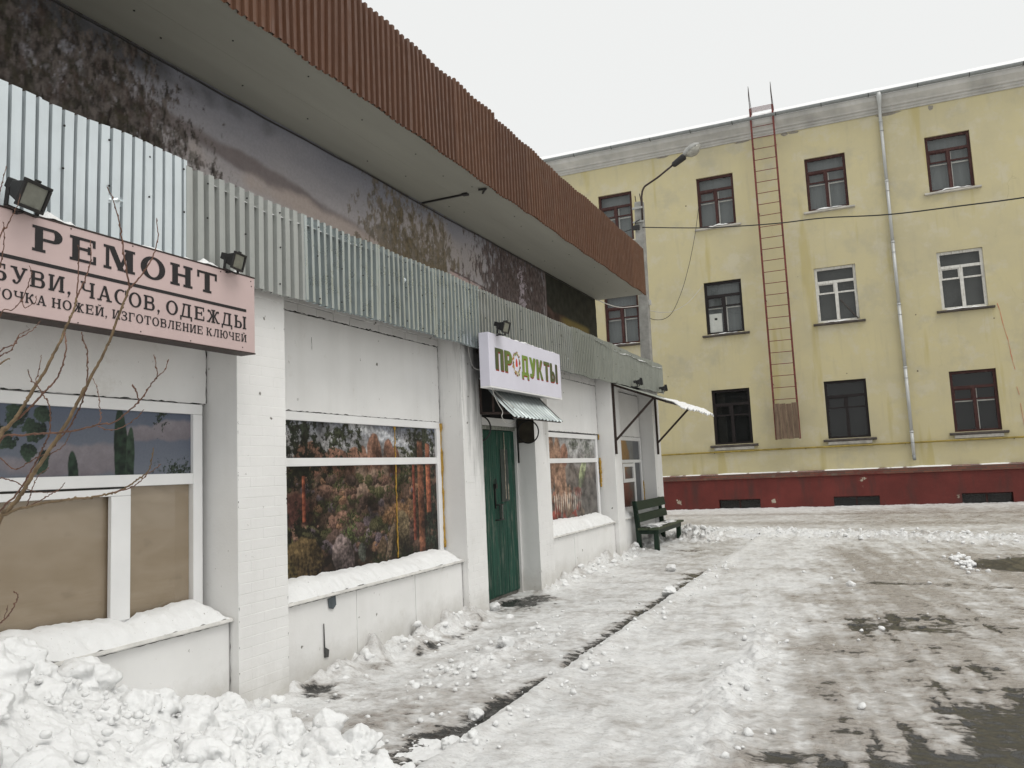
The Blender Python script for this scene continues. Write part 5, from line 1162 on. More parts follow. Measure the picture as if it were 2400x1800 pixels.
for uc, zc, a, b in ((2.95, 12.50, .12, .07), (6.1, 12.50, .45, .05), (7.35, 12.45, .10, .10), (3.25, 12.5, .22, .05), (1.55, 12.52, .3, .04), (-1.2, 12.52, .25, .04)):
    rr = random.Random(int(uc * 100)); MB().prism([(uc + a * rr.uniform(.6, 1.1) * math.cos(t), zc + b * rr.uniform(.6, 1.1) * math.sin(t)) for t in np.linspace(0, 2 * PI, 15)[:-1]], -.003, .002, 'y').build('plaster_loss', ex, yb_)

# ------------------------------------------------------------------ things on the yellow wall
def Yroot(name, u, z, label, cat, group=None):
    o = empty(name, (YLOC[0] + u * math.cos(AY), YLOC[1] + u * math.sin(AY), z), AY); tag(o, label, cat, group); return o
ld = Yroot('roof_ladder', 1.95, 0, 'tall rusty red steel ladder fixed to the yellow facade up to the roof', 'ladder')
for u in (0, .72): MB().box(u - .03, u + .03, -.42, -.37, 2.25, 13.45).build('rail', M['ladder'], ld)
rme = None
z = 3.55
while z < 13.0:
    if rme is None: o = MB().tube([(.0, -.395, 0), (.72, -.395, 0)], .012, 6).build('rung', M['ladder'], ld); rme = o.data
    else: o = link_mesh('rung', rme, None, ld)
    o.location = (0, 0, z); o.rotation_euler = (0, random.uniform(-.006, .006), 0); z += .385
for zz in (4.1, 6.9, 9.9, 12.2):
    for u in (0, .72): MB().bar((u, -.37, zz), (u, .0, zz - .02), .03, .03).build('wall_bracket', M['ladder'], ld)
for u in (0, .72): MB().tube([(u, -.40, 13.45), (u - .01, -.42, 13.9), (u + .0, -.40, 14.25)], [.016, .013, .009], 6).tube([(u + .01, .2, 13.5), (u, -.2, 13.9), (u, -.40, 14.2)], .010, 6).build('top_post', M['rustblack'], ld)
for k in range(6): MB().bar((0, -.42 + k * .07, 13.46), (.72, -.42 + k * .07, 13.46), .012, .012).build('landing_bar', M['ladder'], ld)
MB().bar((0, -.42, 13.43), (0, .1, 13.43), .03, .03).bar((.72, -.42, 13.43), (.72, .1, 13.43), .03, .03).build('landing_frame', M['ladder'], ld)
for k in range(4): MB().box(.005 + k * .182, .180 + k * .182, -.452, -.424, 2.26 + .012 * (k % 2), 3.42 - .015 * (k % 3)).build('board', M['oldwood'], ld, bevel=.004)

dp = Yroot('downpipe', 5.90, 0, 'grey zinc rainwater downpipe running down the yellow facade', 'downpipe')
MB().tube([(.0, -.40, 13.10), (.0, -.40, 12.98), (.0, -.33, 12.80), (.0, -.16, 12.55), (.0, -.11, 12.40), (0, -.11, 12.25)], [.09, .085, .06, .05, .05, .05], 10).build('swan_neck', M['downpipe'], dp, smooth=True)
z = 12.3; k = 0
while z > 1.6:
    z2 = max(1.52, z - 2.0); MB().tube([(0, -.11, z), (0, -.11, z2)], [.054, .049], 12).build('pipe_length', M['downpipe'], dp, smooth=True); MB().tube([(0, -.11, z + .01), (0, -.11, z - .05)], .060, 12).build('collar', M['downpipe'], dp, smooth=True)
    MB().bar((0, -.06, z - .35), (0, .02, z - .35), .03, .02).tube([(.058 * math.cos(t), -.11 + .058 * math.sin(t), z - .35) for t in np.linspace(0, 2 * PI, 13)], .006, 5).build('clip', M['gutter'], dp); z = z2
MB().tube([(0, -.11, 1.56), (0, -.12, 1.50), (0, -.20, 1.44)], .05, 12).build('shoe', M['gutter'], dp, smooth=True)
gp_ = Yroot('gas_pipe', 0, 1.95, 'thin yellow gas pipe along the yellow wall above the red plinth', 'pipe')
MB().tube([(U0, -.07, -.005)] + [(u, -.07, .004 * math.sin(u)) for u in np.arange(-15, 26, 1.0)], .028, 8).build('pipe', M['gas'], gp_, smooth=True)
for u in np.arange(-14.6, 25, 2.9): MB().bar((u, 0, -.03), (u, -.09, -.03), .02, .02).build('support', M['rustblack'], gp_)

# ------------------------------------------------------------------ street lamp on a concrete pole
lp = empty('street_lamp', (-1.22, 21.0, 0)); tag(lp, 'concrete pole with a bent arm and oval lamp head behind the shop corner', 'street lamp')
MB().add([(sx * w + lx, sy * w * .8, z) for z, w, lx in ((-.2, .165, -.10), (8.82, .118, .035)) for sx, sy in ((-1, -1), (1, -1), (1, 1), (-1, 1))], [(3, 2, 1, 0), (4, 5, 6, 7), (0, 1, 5, 4), (1, 2, 6, 5), (2, 3, 7, 6), (3, 0, 4, 7)]).build('pole', M['concrete'], lp, bevel=.02)
MB().tube([(-.05, 0, 8.80), (-.07, 0, 9.02)], .012, 6).tube([(.09, 0, 8.8), (.06, 0, 9.06)], .012, 6).build('rebar_stub', M['rustblack'], lp)
arm = [(.125, -.10, 8.25), (.13, -.10, 8.6), (.14, -.10, 8.95)] + [(.15 + .22 * (1 - math.cos(t)) * 1.0, -.10, 8.95 + .30 * math.sin(t)) for t in np.linspace(.1, 1.05, 7)] + [(.62, -.10, 9.38), (1.08, -.10, 9.66)]
MB().tube(arm, .028, 8).build('arm', M['rustblack'], lp, smooth=True)
MB().box(-.14, .15, -.135, -.09, 8.60, 8.66).box(-.14, .16, -.14, -.09, 8.22, 8.26).build('clamp', M['lampgrey'], lp)
d = Vector((.87, 0, .50)).normalized(); up = Vector((0, 0, 1)); sdv = Vector((0, 1, 0)); upv = sdv.cross(d) * -1
def lamp_part(prof, hs, c0):
    mb = MB(); vs = []; n = 14
    for s_, w_, h0, h1 in prof:
        for k in range(n):
            t = 2 * PI * k / n; a, b = math.cos(t) * w_, math.sin(t); b = b * (h1 if b > 0 else h0); p = c0 + d * s_ + sdv * a + upv * b; vs.append(p)
    m_ = len(prof); return mb.add(vs, [(i * n + k, i * n + (k + 1) % n, (i + 1) * n + (k + 1) % n, (i + 1) * n + k) for i in range(m_ - 1) for k in range(n)] + [tuple(range(n)), tuple((m_ - 1) * n + k for k in range(n))])
c0 = Vector((1.04, -.10, 9.63))
if upv.z < 0: upv = -upv
lamp_part([(0, .05, .05, .05), (.05, .085, .085, .075), (.36, .10, .10, .09), (.40, .08, .08, .07)], 0, c0).build('gear_case', M['black'], lp, smooth=False)
lamp_part([(.38, .08, .03, .08), (.46, .13, .03, .13), (.62, .165, .03, .155), (.78, .15, .03, .13), (.88, .06, .02, .05)], 0, c0).build('lamp_shell', M['lampgrey'], lp, smooth=True)
lamp_part([(.44, .07, .07, .0), (.52, .135, .15, .0), (.66, .155, .19, .0), (.80, .125, .14, .0), (.88, .04, .04, .0)], 0, c0).build('lamp_bowl', M['lampglass'], lp, smooth=True)
MB().box(-.16, .03, -.16, -.10, 8.02, 8.14).tube([(-.10, -.14, 8.13), (-.05, -.16, 8.24), (.06, -.15, 8.28)], .012, 6).build('wire_anchor', M['black'], lp); MB().box(.13, .19, -.06, .02, 5.92, 6.06).build('junction_box', M['cable'], lp)

def spline(pts, n=8):
    P = [Vector(p) for p in pts]; out = []
    for i in range(len(P) - 1):
        p0, p1, p2, p3 = P[max(i - 1, 0)], P[i], P[i + 1], P[min(i + 2, len(P) - 1)]
        for t in np.linspace(0, 1, n, endpoint=False): out.append(.5 * ((2 * p1) + (p2 - p0) * t + (2 * p0 - 5 * p1 + 4 * p2 - p3) * t * t + (3 * p1 - p0 - 3 * p2 + p3) * t ** 3))
    return out + [P[-1]]
def cable(name, pts, r, m, label): return tag(MB().tube(spline(pts), r, 6).build(name, M[m], smooth=True), label, 'cable')
cable('overhead_wire', [(-1.11, 20.9, 8.07), (.505, 20.45, 7.66), (1.742, 19.9, 7.36), (2.631, 19.35, 7.13), (3.582, 18.8, 6.93), (4.821, 18.25, 6.63), (6.062, 17.7, 6.427), (7.069, 17.15, 6.247), (8.244, 16.6, 6.114), (14, 13.9, 5.9)], .014, 'wire', 'black twisted overhead wire from the concrete pole across the yellow facade')
cable('overhead_wire', [(-1.323, 20.9, 8.08), (-1.655, 20.7, 7.954), (-1.9, 20.4, 7.80), (-3.2, 18.5, 7.2), (-5, 16, 6.6)], .012, 'wire', 'black wire from the pole running down behind the brown roof edge')
cable('service_cable', [(-.734, 27.42, 10.43), (-.746, 26.6, 9.355), (-.77, 25.8, 8.454), (-.74, 25.0, 7.82), (-.82, 24.2, 6.95), (-.97, 23.4, 6.16), (-1.06, 22.6, 5.80), (-1.18, 21.8, 5.66), (-1.143, 21.0, 5.61)], .009, 'wire', 'thin dark cable drooping from upper window to the concrete pole')
cable('service_cable', [(-.766, 27.42, 7.70), (-.985, 25.85, 6.86), (-1.13, 24.3, 6.33), (-1.17, 22.75, 6.02), (-1.14, 21.1, 5.81)], .008, 'cable', 'pale cable looping from the middle window to the pole')
cable('service_cable', [(-1.25, 16.9, 5.36), (-1.376, 18.2, 5.486), (-1.439, 19.5, 5.646), (-1.36, 20.9, 5.92)], .012, 'cable', 'pale cable between the banner corner and the concrete pole')
cable('sign_cable', [(.30, 8.039, 2.56), (.30, 8.081, 2.472), (.31, 8.162, 2.372), (.33, 8.225, 2.287), (.33, 8.199, 2.229), (.33, 8.286, 2.175), (.33, 8.412, 2.162), (.33, 8.545, 2.19), (.33, 8.611, 2.238), (.36, 8.56, 2.31), (.28, 8.42, 2.43), (.12, 8.36, 2.60)], .0045, 'cable', 'thin white cable looping below the grocery sign beside the door awning')
cable('sign_cable', [(.06, 7.955, 3.05), (.05, 8.0, 2.93), (.03, 8.06, 2.90), (.05, 8.12, 2.80), (.19, 8.15, 2.76)], .004, 'cable', 'thin white cable hanging from canopy to the left side of the grocery sign')

# ------------------------------------------------------------------ snow on the window ledges
def ledge_snow(y0, y1, tops, label, seed, dips=()):
    ys = np.linspace(y0, y1, int((y1 - y0) / .014)); t = np.linspace(0, 1, 18); Y, T = np.meshgrid(ys, t, indexing='ij')
    top = np.interp(Y, *zip(*tops)) + .010 * fbm(Y * 6, Y * 0 + seed, 0, 3); e = sst(0, .05, Y - y0) * .4 + .6; e *= sst(0, .06, y1 - Y) * .5 + .5
    Xs = -.285 + .235 * T; front = .675 + .01 * fbm(Y * 9, Y * 0 + seed + 4, 0, 3)
    Zz = front + (top - front) * (1 - T ** 2.2) * e - .006 * (T > .99)
    Zz += .007 * fbm(Y * 12, T * 3, seed, 4) + .012 * fbm(Y * 7, T * 2 + 5, seed + 2, 4) * sst(.45, .9, T)
    for (yc, a) in dips: Zz -= .035 * np.exp(-((Y - yc) / .045) ** 2 - ((T - .75) / .2) ** 2) * a
    Zz = np.maximum(Zz, .672 + .03 * (1 - T))
    v = np.stack([Xs, Y, Zz], -1).reshape(-1, 3); i = np.arange(len(v)).reshape(len(ys), 18)
    me = bpy.data.meshes.new('ledge_snow'); me.from_pydata(v.tolist(), [], np.stack([i[:-1, :-1], i[1:, :-1], i[1:, 1:], i[:-1, 1:]], -1).reshape(-1, 4).tolist()); me.shade_smooth()
    return tag(link_mesh('ledge_snow', me, M['snow']), label, 'snow', kind='stuff')
ledge_snow(1.0, 4.38, [(1, .86), (2.9, .86), (3.3, .832), (3.58, .815), (3.70, .76), (3.80, .80), (4.05, .815), (4.24, .825), (4.38, .74)], 'soft snow on the ledge below the boarded shop window', 2, ((3.30, 1), (3.38, .7)))
ledge_snow(4.94, 7.84, [(4.9, .82), (5.3, .815), (6.2, .800), (6.9, .79), (7.3, .815), (7.6, .81), (7.75, .79), (7.84, .73)], 'smooth snow on the ledge below the rocky valley poster', 5)
ledge_snow(10.44, 13.46, [(10.4, .88), (11.2, .87), (12.2, .84), (13.1, .855), (13.46, .76)], 'lumpy snow on the ledge below the poster window beyond the door', 7, ((11.4, 1), (12.2, .8)))
ledge_snow(13.95, 16.25, [(13.9, .86), (15, .84), (16.25, .80)], 'snow on the ledge behind the green bench', 9)

# ------------------------------------------------------------------ shovelled snow
def to_mesh(name, mb, voxel, disp=.0, fr=20, m='snow'):
    me = mb.mesh(name); o = link_mesh(name, me, M[m]); r = o.modifiers.new('fuse', 'REMESH'); r.mode = 'VOXEL'; r.voxel_size = voxel
    dg = bpy.context.evaluated_depsgraph_get(); dg.update(); m2 = bpy.data.meshes.new_from_object(o.evaluated_get(dg)); o.modifiers.clear(); o.data = m2; m2.name = name
    if not m2.materials: m2.materials.append(M[m])
    n = len(m2.vertices); co = np.empty(n * 3); m2.vertices.foreach_get('co', co); nr = np.empty(n * 3); m2.vertices.foreach_get('normal', nr); co = co.reshape(-1, 3); nr = nr.reshape(-1, 3)
    if disp: co = co + nr * (disp * fbm(co[:, 0] * fr, co[:, 1] * fr, co[:, 2] * fr, 4, .6) + disp * .55 * fbm(co[:, 0] * fr * 3, co[:, 1] * fr * 3, co[:, 2] * fr * 3, 2, .6))[:, None]
    m2.vertices.foreach_set('co', co.ravel()); m2.update(); m2.shade_smooth(); return o
_gx, _gy = np.meshgrid(np.arange(-1, 10, .05), np.arange(3, 21, .05)); _gzz = ground_fn(_gx, _gy)[0]
def gz(x, y): return float(_gzz[min(max(int((y - 3) / .05 + .5), 0), _gzz.shape[0] - 1), min(max(int((x + 1) / .05 + .5), 0), _gzz.shape[1] - 1)])
LUMPS = [lump_mesh(3, .34, 1.6, s, .8, (1, random.uniform(.7, 1.0), random.uniform(.6, .85))) for s in range(14)]
for s in range(8):                              # broken slabs with planar faces
    co_, fs_q = lump_mesh(3, .10, 1.6, s + 90, 0, (1, 1, 1)); rg_ = np.random.default_rng(s + 300)
    for _ in range(9):
        nq = rg_.normal(size=3); nq /= np.linalg.norm(nq); hq = rg_.uniform(.45, .72); q_ = co_ @ nq; co_ = co_ - np.clip(q_ - hq, 0, None)[:, None] * nq * .97
    LUMPS.append((co_ * np.array((1.25, .95, .8)), fs_q))
SMALL = [lump_mesh(2, .36, 1.7, s + 40, .8, (1, random.uniform(.7, 1.0), random.uniform(.55, .8))) for s in range(14)]
def put_lump(mb, bank, x, y, z, r):
    co, fs = random.choice(bank); a = random.uniform(0, 2 * PI); b = random.uniform(-.6, .6); ca, sa, cb, sb = math.cos(a), math.sin(a), math.cos(b), math.sin(b)
    Rm = np.array([[ca, -sa, 0], [sa, ca, 0], [0, 0, 1]]) @ np.array([[1, 0, 0], [0, cb, -sb], [0, sb, cb]]); mb.add(co * r @ Rm.T + np.array((x, y, z)), fs)
def heap_h(x, y):
    edge = 4.22 - .06 * x - .25 * np.clip(x - .9, 0, 9) ** 1.5 * 1.3; d = np.clip(edge - y, 0, None)
    h = (.42 * d ** 1.12) * np.clip(1.06 - .40 * np.clip(x - .1, 0, 9), .2, 1.1); h = h * sst(2.6, 1.75, x + .25 * (3.8 - y) * 0) + .05 * sst(0, .12, d) * sst(2.2, 1.7, x)
    return np.minimum(h, 1.05 - .12 * x) + .03 * fbm(x * 3, y * 3, 6.1, 3) * sst(0, .4, d)
xs = np.linspace(-.10, 2.5, 66); ys = np.linspace(.6, 4.4, 96); Xh, Yh = np.meshgrid(xs, ys); Hh = heap_h(Xh, Yh); Hh = np.maximum(Hh, -.05)
v = np.stack([Xh, Yh, Hh], -1).reshape(-1, 3); nn = len(v); i = np.arange(nn).reshape(96, 66)
top = np.stack([i[:-1, :-1], i[:-1, 1:], i[1:, 1:], i[1:, :-1]], -1).reshape(-1, 4); low = v.copy(); low[:, 2] = -.15
rim = list(i[0, :]) + list(i[1:, -1]) + list(i[-1, -2::-1]) + list(i[-2:0:-1, 0])
hp = MB().add(np.concatenate([v, low]), [tuple(q) for q in top.tolist()] + [tuple(reversed([k + nn for k in q])) for q in top.tolist()] + [(int(a), int(a) + nn, int(b) + nn, int(b)) for a, b in zip(rim, rim[1:] + rim[:1])])
cnt = 0; tries = 0
while cnt < 240 and tries < 6000:
    tries += 1; x, y = random.uniform(-.02, 1.95), random.uniform(1.4, 4.35); h = float(heap_h(np.array(x), np.array(y)))
    edge_d = 4.22 - y
    if h < .03 and random.random() < .85: continue
    r = random.choice((.02, .025, .03, .04, .05, .065, .09, .13, .17)) * random.uniform(.8, 1.25)
    if h < .12: r = min(r, .06)
    put_lump(hp, LUMPS, max(x, r * .7 - .06), y, h + r * random.uniform(-.35, .22), r); cnt += 1
for x, y, z, r in ((.95, 4.16, .11, .12), (1.36, 3.92, .12, .14), (.20, 3.05, .55, .11), (.30, 2.86, .62, .09), (.16, 3.30, .36, .10), (.62, 3.75, .22, .13), (.40, 3.95, .16, .10), (1.62, 3.72, .08, .08), (.22, 4.10, .12, .12), (.52, 4.22, .09, .08)): put_lump(hp, LUMPS, x, y, z, r)
heap = to_mesh('snow_heap', hp, .010, .010, 12); tag(heap, 'big heap of broken shovelled snow at the foot of the wall in the foreground', 'snow', kind='stuff')
# shovelled snow along the wall foot and beside the bench
wf = MB()
for k in range(260):
    y = random.uniform(4.5, 16.4)
    if 8.25 < y < 9.98 or 4.95 < y < 5.3: continue
    x = abs(random.gauss(0, .11)) - .03; r = random.choice((.010, .014, .02, .026, .034, .05)) * random.uniform(.8, 1.2); zb = gz(x, y)
    put_lump(wf, SMALL if r < .035 else LUMPS, x, y, zb + r * random.uniform(-.2, .25), r)
for k in range(60):
    x, y = random.gauss(.55, .28), random.gauss(16.9, .45); r = random.uniform(.02, .08); put_lump(wf, LUMPS, max(.12, x), y, gz(x, y) + r * .2, r)
tag(to_mesh('snow_bank', wf, .013, .005, 18), 'bank of shovelled snow along the foot of the shop wall', 'snow', kind='stuff')
# crumbs scattered over walk and road
cr = MB()
def crumb(x, y, r): put_lump(cr, SMALL, x, y, gz(x, y) + r * .35, r)
for k in range(120): crumb(random.uniform(.2, 1.75), random.uniform(4.0, 4.0 + random.random() * 10), random.choice((.008, .012, .016, .022)) * random.uniform(.7, 1.3))
for k in range(70): y = random.uniform(4.2, 8.6); crumb(3.12 + random.gauss(0, .16), y, random.choice((.006, .010, .016, .026)) * random.uniform(.7, 1.2))
for k in range(120): crumb(1.86 + random.uniform(-.03, .25), random.uniform(4.0, 13), random.choice((.008, .012, .02, .028)) * random.uniform(.7, 1.3))
for k in range(60): crumb(random.gauss(.98, .16), random.gauss(6.4, .8), random.choice((.012, .02, .03)) * random.uniform(.7, 1.3))
for k in range(420): x = random.uniform(.2, 8.5); crumb(x, 18.9 - .42 * max(x, 0) + random.gauss(0, .6), random.choice((.010, .014, .02, .03, .045)) * random.uniform(.6, 1.2))
for k in range(60): crumb(random.uniform(2.0, 6.5), random.uniform(4.4, 14), random.choice((.008, .012, .018, .03)) * random.uniform(.6, 1.2))
for k in range(40): crumb(5.15 + random.gauss(0, .08), random.uniform(12.0, 14.0), random.uniform(.02, .05))
for k in range(480):
    x, y = random.uniform(.0, 1.8), random.uniform(1.6, 4.3); h = float(heap_h(np.array(x), np.array(y)))
    if h > .02: r = random.choice((.007, .010, .013, .018, .024)) * random.uniform(.7, 1.3); put_lump(cr, SMALL, x, y, h + random.uniform(.0, .06), r)
tag(cr.build('snow_crumbs', M['snow'], smooth=True, fix=False), 'crumbs of broken snow scattered over the walk and the road', 'snow', kind='stuff')
# single large lumps
for k, (x, y, r, lab) in enumerate(((1.60, 4.86, .060, 'angular lump of snow on the walk beside the kerb, just past the heap'), (1.72, 4.30, .062, 'fist-sized lump of snow on dark wet asphalt nearest the camera'), (.98, 6.70, .085, 'round lump of snow in the middle of the walk opposite the rocky poster'), (-.05, 8.56, .075, 'lump of snow at the corner of the door recess'), (1.70, 9.85, .10, 'broad lump of snow lying on the kerb beyond the door'), (1.20, 12.15, .085, 'flat lump of snow on the walk before the bench'), (3.74, 10.72, .055, 'small white lump of snow alone on the road'))):
    co, fs = lump_mesh(4, .34, 1.7, k + 70, .85, (1, .85, .72)); mb = MB().add(co * r, fs); o = mb.build('snow_lump', M['snow'], smooth=True, fix=False); o.location = (x, y, gz(x, y) + r * .5); o.rotation_euler = (0, 0, k); tag(o, lab, 'snow lump', 'loose lumps of snow')

# ------------------------------------------------------------------ bare shrub
sh = empty('bare_shrub', (1.49, 1.63, 0.0)); tag(sh, 'leafless shrub with thin red-brown budded twigs in the left foreground', 'shrub')
TWIGS = [
 [(1.49,1.632,0.118,0.0058),(1.567,1.578,0.794,0.0055),(1.65,1.55,1.276,0.0053),(1.759,1.562,1.528,0.0051),(1.788,1.565,1.552,0.0049),(1.827,1.572,1.589,0.0046),(1.862,1.575,1.631,0.0044),(1.891,1.577,1.666,0.0042),(1.914,1.578,1.689,0.004),(1.965,1.586,1.751,0.0037),(2.01,1.593,1.808,0.0035),(2.042,1.595,1.855,0.0033),(2.077,1.597,1.904,0.0031),(2.117,1.602,1.96,0.0029),(2.154,1.605,2.016,0.0026),(2.193,1.606,2.088,0.0024),(2.237,1.609,2.175,0.0022)],
 [(2.237,1.609,2.175,0.002),(2.249,1.593,2.2,0.0017),(2.259,1.571,2.261,0.0015),(2.271,1.552,2.314,0.0013),(2.281,1.534,2.35,0.0011),(2.285,1.511,2.401,0.0009),(2.289,1.491,2.428,0.0007)],
 [(2.237,1.609,2.175,0.0018),(2.234,1.624,2.189,0.0017),(2.251,1.645,2.227,0.0015),(2.263,1.664,2.271,0.0013),(2.265,1.678,2.314,0.0011),(2.259,1.689,2.351,0.001),(2.246,1.695,2.406,0.0008)],
 [(1.49,1.632,0.118,0.0051),(1.554,1.576,0.917,0.0049),(1.646,1.559,1.489,0.0047),(1.732,1.574,1.775,0.0045),(1.739,1.586,1.798,0.0043),(1.758,1.601,1.831,0.0041),(1.775,1.615,1.868,0.0039),(1.789,1.628,1.905,0.0037),(1.801,1.64,1.939,0.0035),(1.819,1.654,1.98,0.0033),(1.831,1.666,2.021,0.0031),(1.847,1.679,2.065,0.0029),(1.854,1.689,2.101,0.0027),(1.865,1.699,2.145,0.0025),(1.865,1.708,2.162,0.0023),(1.874,1.717,2.216,0.002)],
 [(1.874,1.717,2.216,0.0016),(1.897,1.702,2.273,0.0013),(1.918,1.688,2.318,0.001),(1.938,1.672,2.365,0.0007)],
 [(1.874,1.717,2.216,0.0018),(1.886,1.73,2.265,0.0015),(1.895,1.742,2.312,0.0012),(1.894,1.75,2.36,0.001),(1.885,1.753,2.411,0.0007)],
 [(1.615,1.578,1.487,0.0026),(1.706,1.591,1.769,0.0025),(1.761,1.614,1.835,0.0023),(1.804,1.634,1.881,0.0022),(1.824,1.646,1.909,0.002),(1.848,1.659,1.937,0.0018),(1.866,1.669,1.971,0.0017),(1.876,1.675,2.011,0.0015),(1.879,1.678,2.049,0.0014),(1.875,1.677,2.094,0.0012)],
 [(1.56,1.582,0.792,0.0027),(1.7,1.523,1.579,0.0025),(1.81,1.523,1.758,0.0024),(1.896,1.532,1.77,0.0022),(1.983,1.544,1.771,0.0021),(2.055,1.549,1.77,0.0019),(2.122,1.55,1.774,0.0018),(2.187,1.551,1.782,0.0017),(2.249,1.551,1.785,0.0015),(2.313,1.549,1.814,0.0014),(2.359,1.539,1.833,0.0013),(2.41,1.53,1.87,0.0011),(2.449,1.518,1.891,0.001)],
 [(2.449,1.518,1.891,0.001),(2.458,1.508,1.915,0.0008),(2.463,1.495,1.946,0.0006)],
 [(2.449,1.518,1.891,0.001),(2.461,1.532,1.908,0.0008),(2.465,1.541,1.938,0.0006)],
 [(2.209,1.534,1.78,0.0011),(2.196,1.553,1.797,0.001),(2.173,1.567,1.83,0.0008),(2.151,1.579,1.875,0.0007),(2.119,1.587,1.921,0.0006)],
 [(2.209,1.534,1.777,0.0011),(2.251,1.532,1.764,0.0009),(2.303,1.533,1.767,0.0008),(2.359,1.533,1.79,0.0007),(2.394,1.525,1.809,0.0006)],
 [(2.384,1.518,1.83,0.0008),(2.388,1.506,1.853,0.0013),(2.39,1.494,1.868,0.0018)],
 [(1.637,1.559,1.274,0.0035),(1.729,1.557,1.501,0.0033),(1.796,1.566,1.547,0.0031),(1.861,1.577,1.561,0.0029),(1.913,1.584,1.57,0.0027),(1.976,1.596,1.576,0.0025),(2.047,1.611,1.581,0.0023),(2.101,1.619,1.584,0.0021),(2.151,1.625,1.591,0.0019),(2.193,1.627,1.6,0.0017),(2.238,1.629,1.619,0.0015),(2.27,1.626,1.633,0.0014),(2.3,1.622,1.648,0.0012),(2.324,1.613,1.677,0.001),(2.343,1.602,1.712,0.0008)],
 [(2.182,1.599,1.591,0.0012),(2.222,1.627,1.604,0.0011),(2.239,1.644,1.619,0.001),(2.252,1.658,1.639,0.0009),(2.272,1.676,1.658,0.0008),(2.275,1.687,1.669,0.0007)],
 [(1.837,1.591,1.562,0.0011),(1.866,1.579,1.59,0.001),(1.898,1.568,1.622,0.0009),(1.928,1.556,1.643,0.0007),(1.98,1.554,1.673,0.0006)],
 [(1.839,1.593,1.562,0.0013),(1.858,1.631,1.585,0.0011),(1.851,1.66,1.598,0.001),(1.848,1.69,1.611,0.0008),(1.832,1.714,1.628,0.0007)],
 [(1.651,1.63,1.654,0.0013),(1.702,1.64,1.641,0.0012),(1.751,1.652,1.614,0.001),(1.809,1.665,1.602,0.0008),(1.853,1.671,1.605,0.0007)],
 [(1.61,1.584,1.422,0.0022),(1.7,1.601,1.552,0.0021),(1.749,1.61,1.592,0.002),(1.788,1.615,1.633,0.0019),(1.819,1.616,1.673,0.0018),(1.849,1.617,1.711,0.0017),(1.871,1.616,1.74,0.0016),(1.896,1.615,1.772,0.0015),(1.909,1.609,1.802,0.0014),(1.918,1.602,1.829,0.0013),(1.922,1.592,1.867,0.0013),(1.918,1.579,1.888,0.0012),(1.91,1.564,1.918,0.0011),(1.903,1.551,1.934,0.001),(1.903,1.539,1.966,0.0009)],
 [(1.871,1.585,1.925,0.001),(1.882,1.586,1.959,0.0009),(1.889,1.586,1.983,0.0008),(1.897,1.586,2.013,0.0006)],
 [(1.883,1.597,1.69,0.0017),(1.938,1.606,1.745,0.0016),(1.979,1.611,1.781,0.0015),(2.009,1.612,1.815,0.0015),(2.04,1.612,1.859,0.0014),(2.063,1.608,1.898,0.0014),(2.078,1.6,1.947,0.0013),(2.088,1.591,1.989,0.0013),(2.096,1.584,2.006,0.0012),(2.096,1.571,2.035,0.0012),(2.1,1.562,2.055,0.0011)],
 [(1.926,1.592,1.712,0.001),(1.972,1.594,1.726,0.0009),(2.002,1.589,1.741,0.0008),(2.028,1.582,1.761,0.0007),(2.049,1.573,1.773,0.0006)],
 [(1.502,1.636,1.963,0.0017),(1.57,1.672,2.067,0.0015),(1.592,1.697,2.088,0.0014),(1.591,1.713,2.108,0.0012),(1.61,1.737,2.132,0.001),(1.619,1.757,2.156,0.0009),(1.622,1.774,2.18,0.0007)],
 [(1.502,1.636,1.963,0.0015),(1.585,1.663,2.048,0.0014),(1.614,1.674,2.062,0.0012),(1.636,1.68,2.091,0.001),(1.647,1.683,2.114,0.0009),(1.68,1.695,2.13,0.0007)],
 [(1.505,1.599,0.906,0.0033),(1.521,1.583,1.554,0.0028),(1.553,1.604,1.956,0.0024),(1.583,1.665,2.024,0.0019),(1.565,1.708,2.049,0.0014)],
 [(1.639,1.572,1.171,0.0017),(1.731,1.589,1.223,0.0015),(1.766,1.584,1.239,0.0014),(1.806,1.579,1.273,0.0013),(1.836,1.571,1.299,0.0011),(1.85,1.557,1.315,0.001),(1.858,1.542,1.323,0.0009)],
 [(1.778,1.571,1.239,0.001),(1.785,1.572,1.261,0.0008),(1.79,1.572,1.277,0.0006)],
 [(1.537,1.587,0.665,0.0026),(1.639,1.572,1.171,0.0019)],
 [(1.488,1.613,2.102,0.0017),(1.609,1.637,2.437,0.0015),(1.618,1.649,2.466,0.0013),(1.631,1.661,2.511,0.0011),(1.641,1.672,2.547,0.0009),(1.642,1.678,2.59,0.0007)],
 [(1.659,1.608,2.321,0.0014),(1.688,1.597,2.368,0.0011),(1.712,1.584,2.409,0.0009),(1.73,1.569,2.447,0.0007)],
 [(1.502,1.636,1.963,0.0021),(1.488,1.613,2.102,0.0017)],
 [(1.502,1.636,1.963,0.0014),(1.613,1.641,2.177,0.0013),(1.666,1.645,2.188,0.0011),(1.715,1.645,2.218,0.001),(1.754,1.639,2.265,0.0009),(1.781,1.63,2.287,0.0008),(1.794,1.615,2.305,0.0007)],
 [(1.715,1.645,2.218,0.001),(1.736,1.64,2.187,0.0009),(1.783,1.641,2.199,0.0007),(1.803,1.63,2.215,0.0006)],
 [(1.488,1.613,2.102,0.0017),(1.58,1.614,2.43,0.0014),(1.631,1.619,2.58,0.0012),(1.643,1.62,2.616,0.0009),(1.656,1.621,2.66,0.0007)],
 [(1.657,1.624,1.717,0.0013),(1.718,1.629,1.679,0.0012),(1.783,1.628,1.694,0.001),(1.839,1.624,1.71,0.0009),(1.881,1.615,1.718,0.0008)],
]

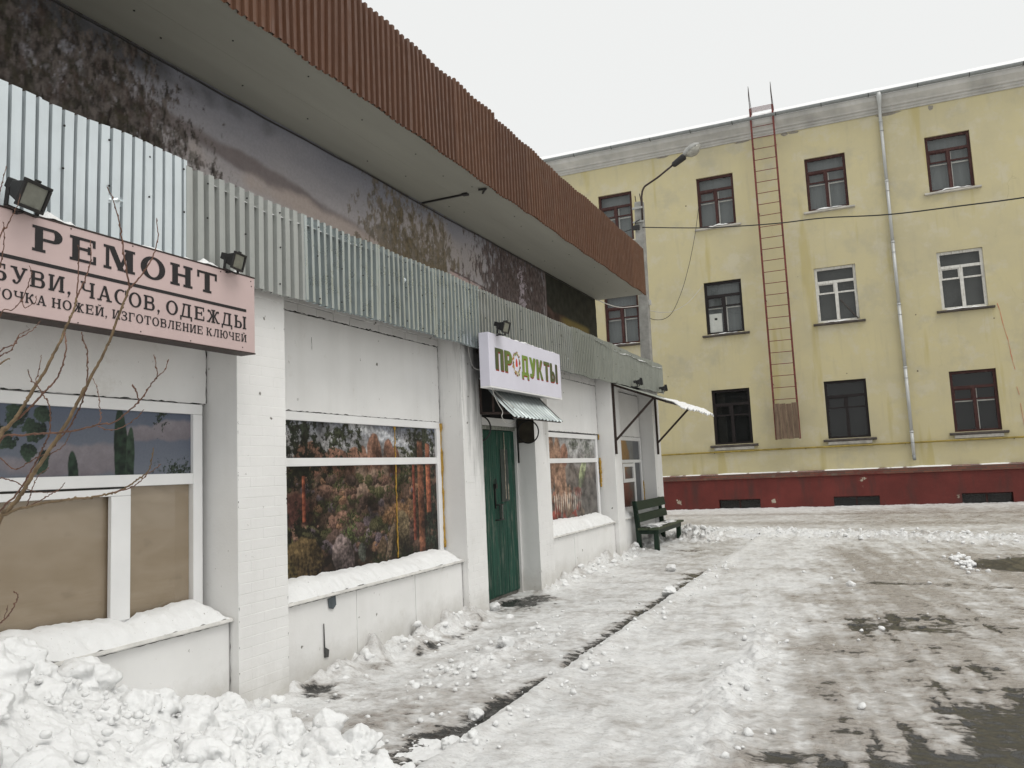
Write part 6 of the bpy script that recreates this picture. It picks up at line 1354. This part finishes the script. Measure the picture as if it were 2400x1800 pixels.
for k, tw in enumerate(TWIGS):
    p = [Vector(q[:3]) - Vector((1.49, 1.63, 0)) for q in tw]; rad = [q[3] * 1.4 for q in tw]; sp_ = spline(p, 6); n = len(sp_)
    rr = [float(np.interp(i / 6, range(len(rad)), rad)) * random.uniform(.92, 1.1) for i in range(n)]
    sp_ = [q + Vector((random.gauss(0, .0009), random.gauss(0, .0009), random.gauss(0, .0009))) for q in sp_]
    mb = MB().tube(sp_, rr, 7)
    ln = 0
    for i in range(1, n - 1):
        ln += (sp_[i] - sp_[i - 1]).length
        if rr[i] < .0035 and ln > .022:       # buds
            ln = 0; dv = (sp_[i + 1] - sp_[i]).normalized(); sd_ = Vector((random.uniform(-1, 1), random.uniform(-1, 1), random.uniform(-1, 1))); sd_ = (sd_ - dv * sd_.dot(dv)).normalized()
            b0 = sp_[i] + sd_ * rr[i] * .6; mb.tube([b0, b0 + dv * .004 + sd_ * .0012, b0 + dv * .009 + sd_ * .0010], [rr[i] * .7, rr[i] * .95 + .0004, .0003], 5)
    mb.build('branch', M['bark2' if rad[0] > .0045 else 'bark'], sh, smooth=True)
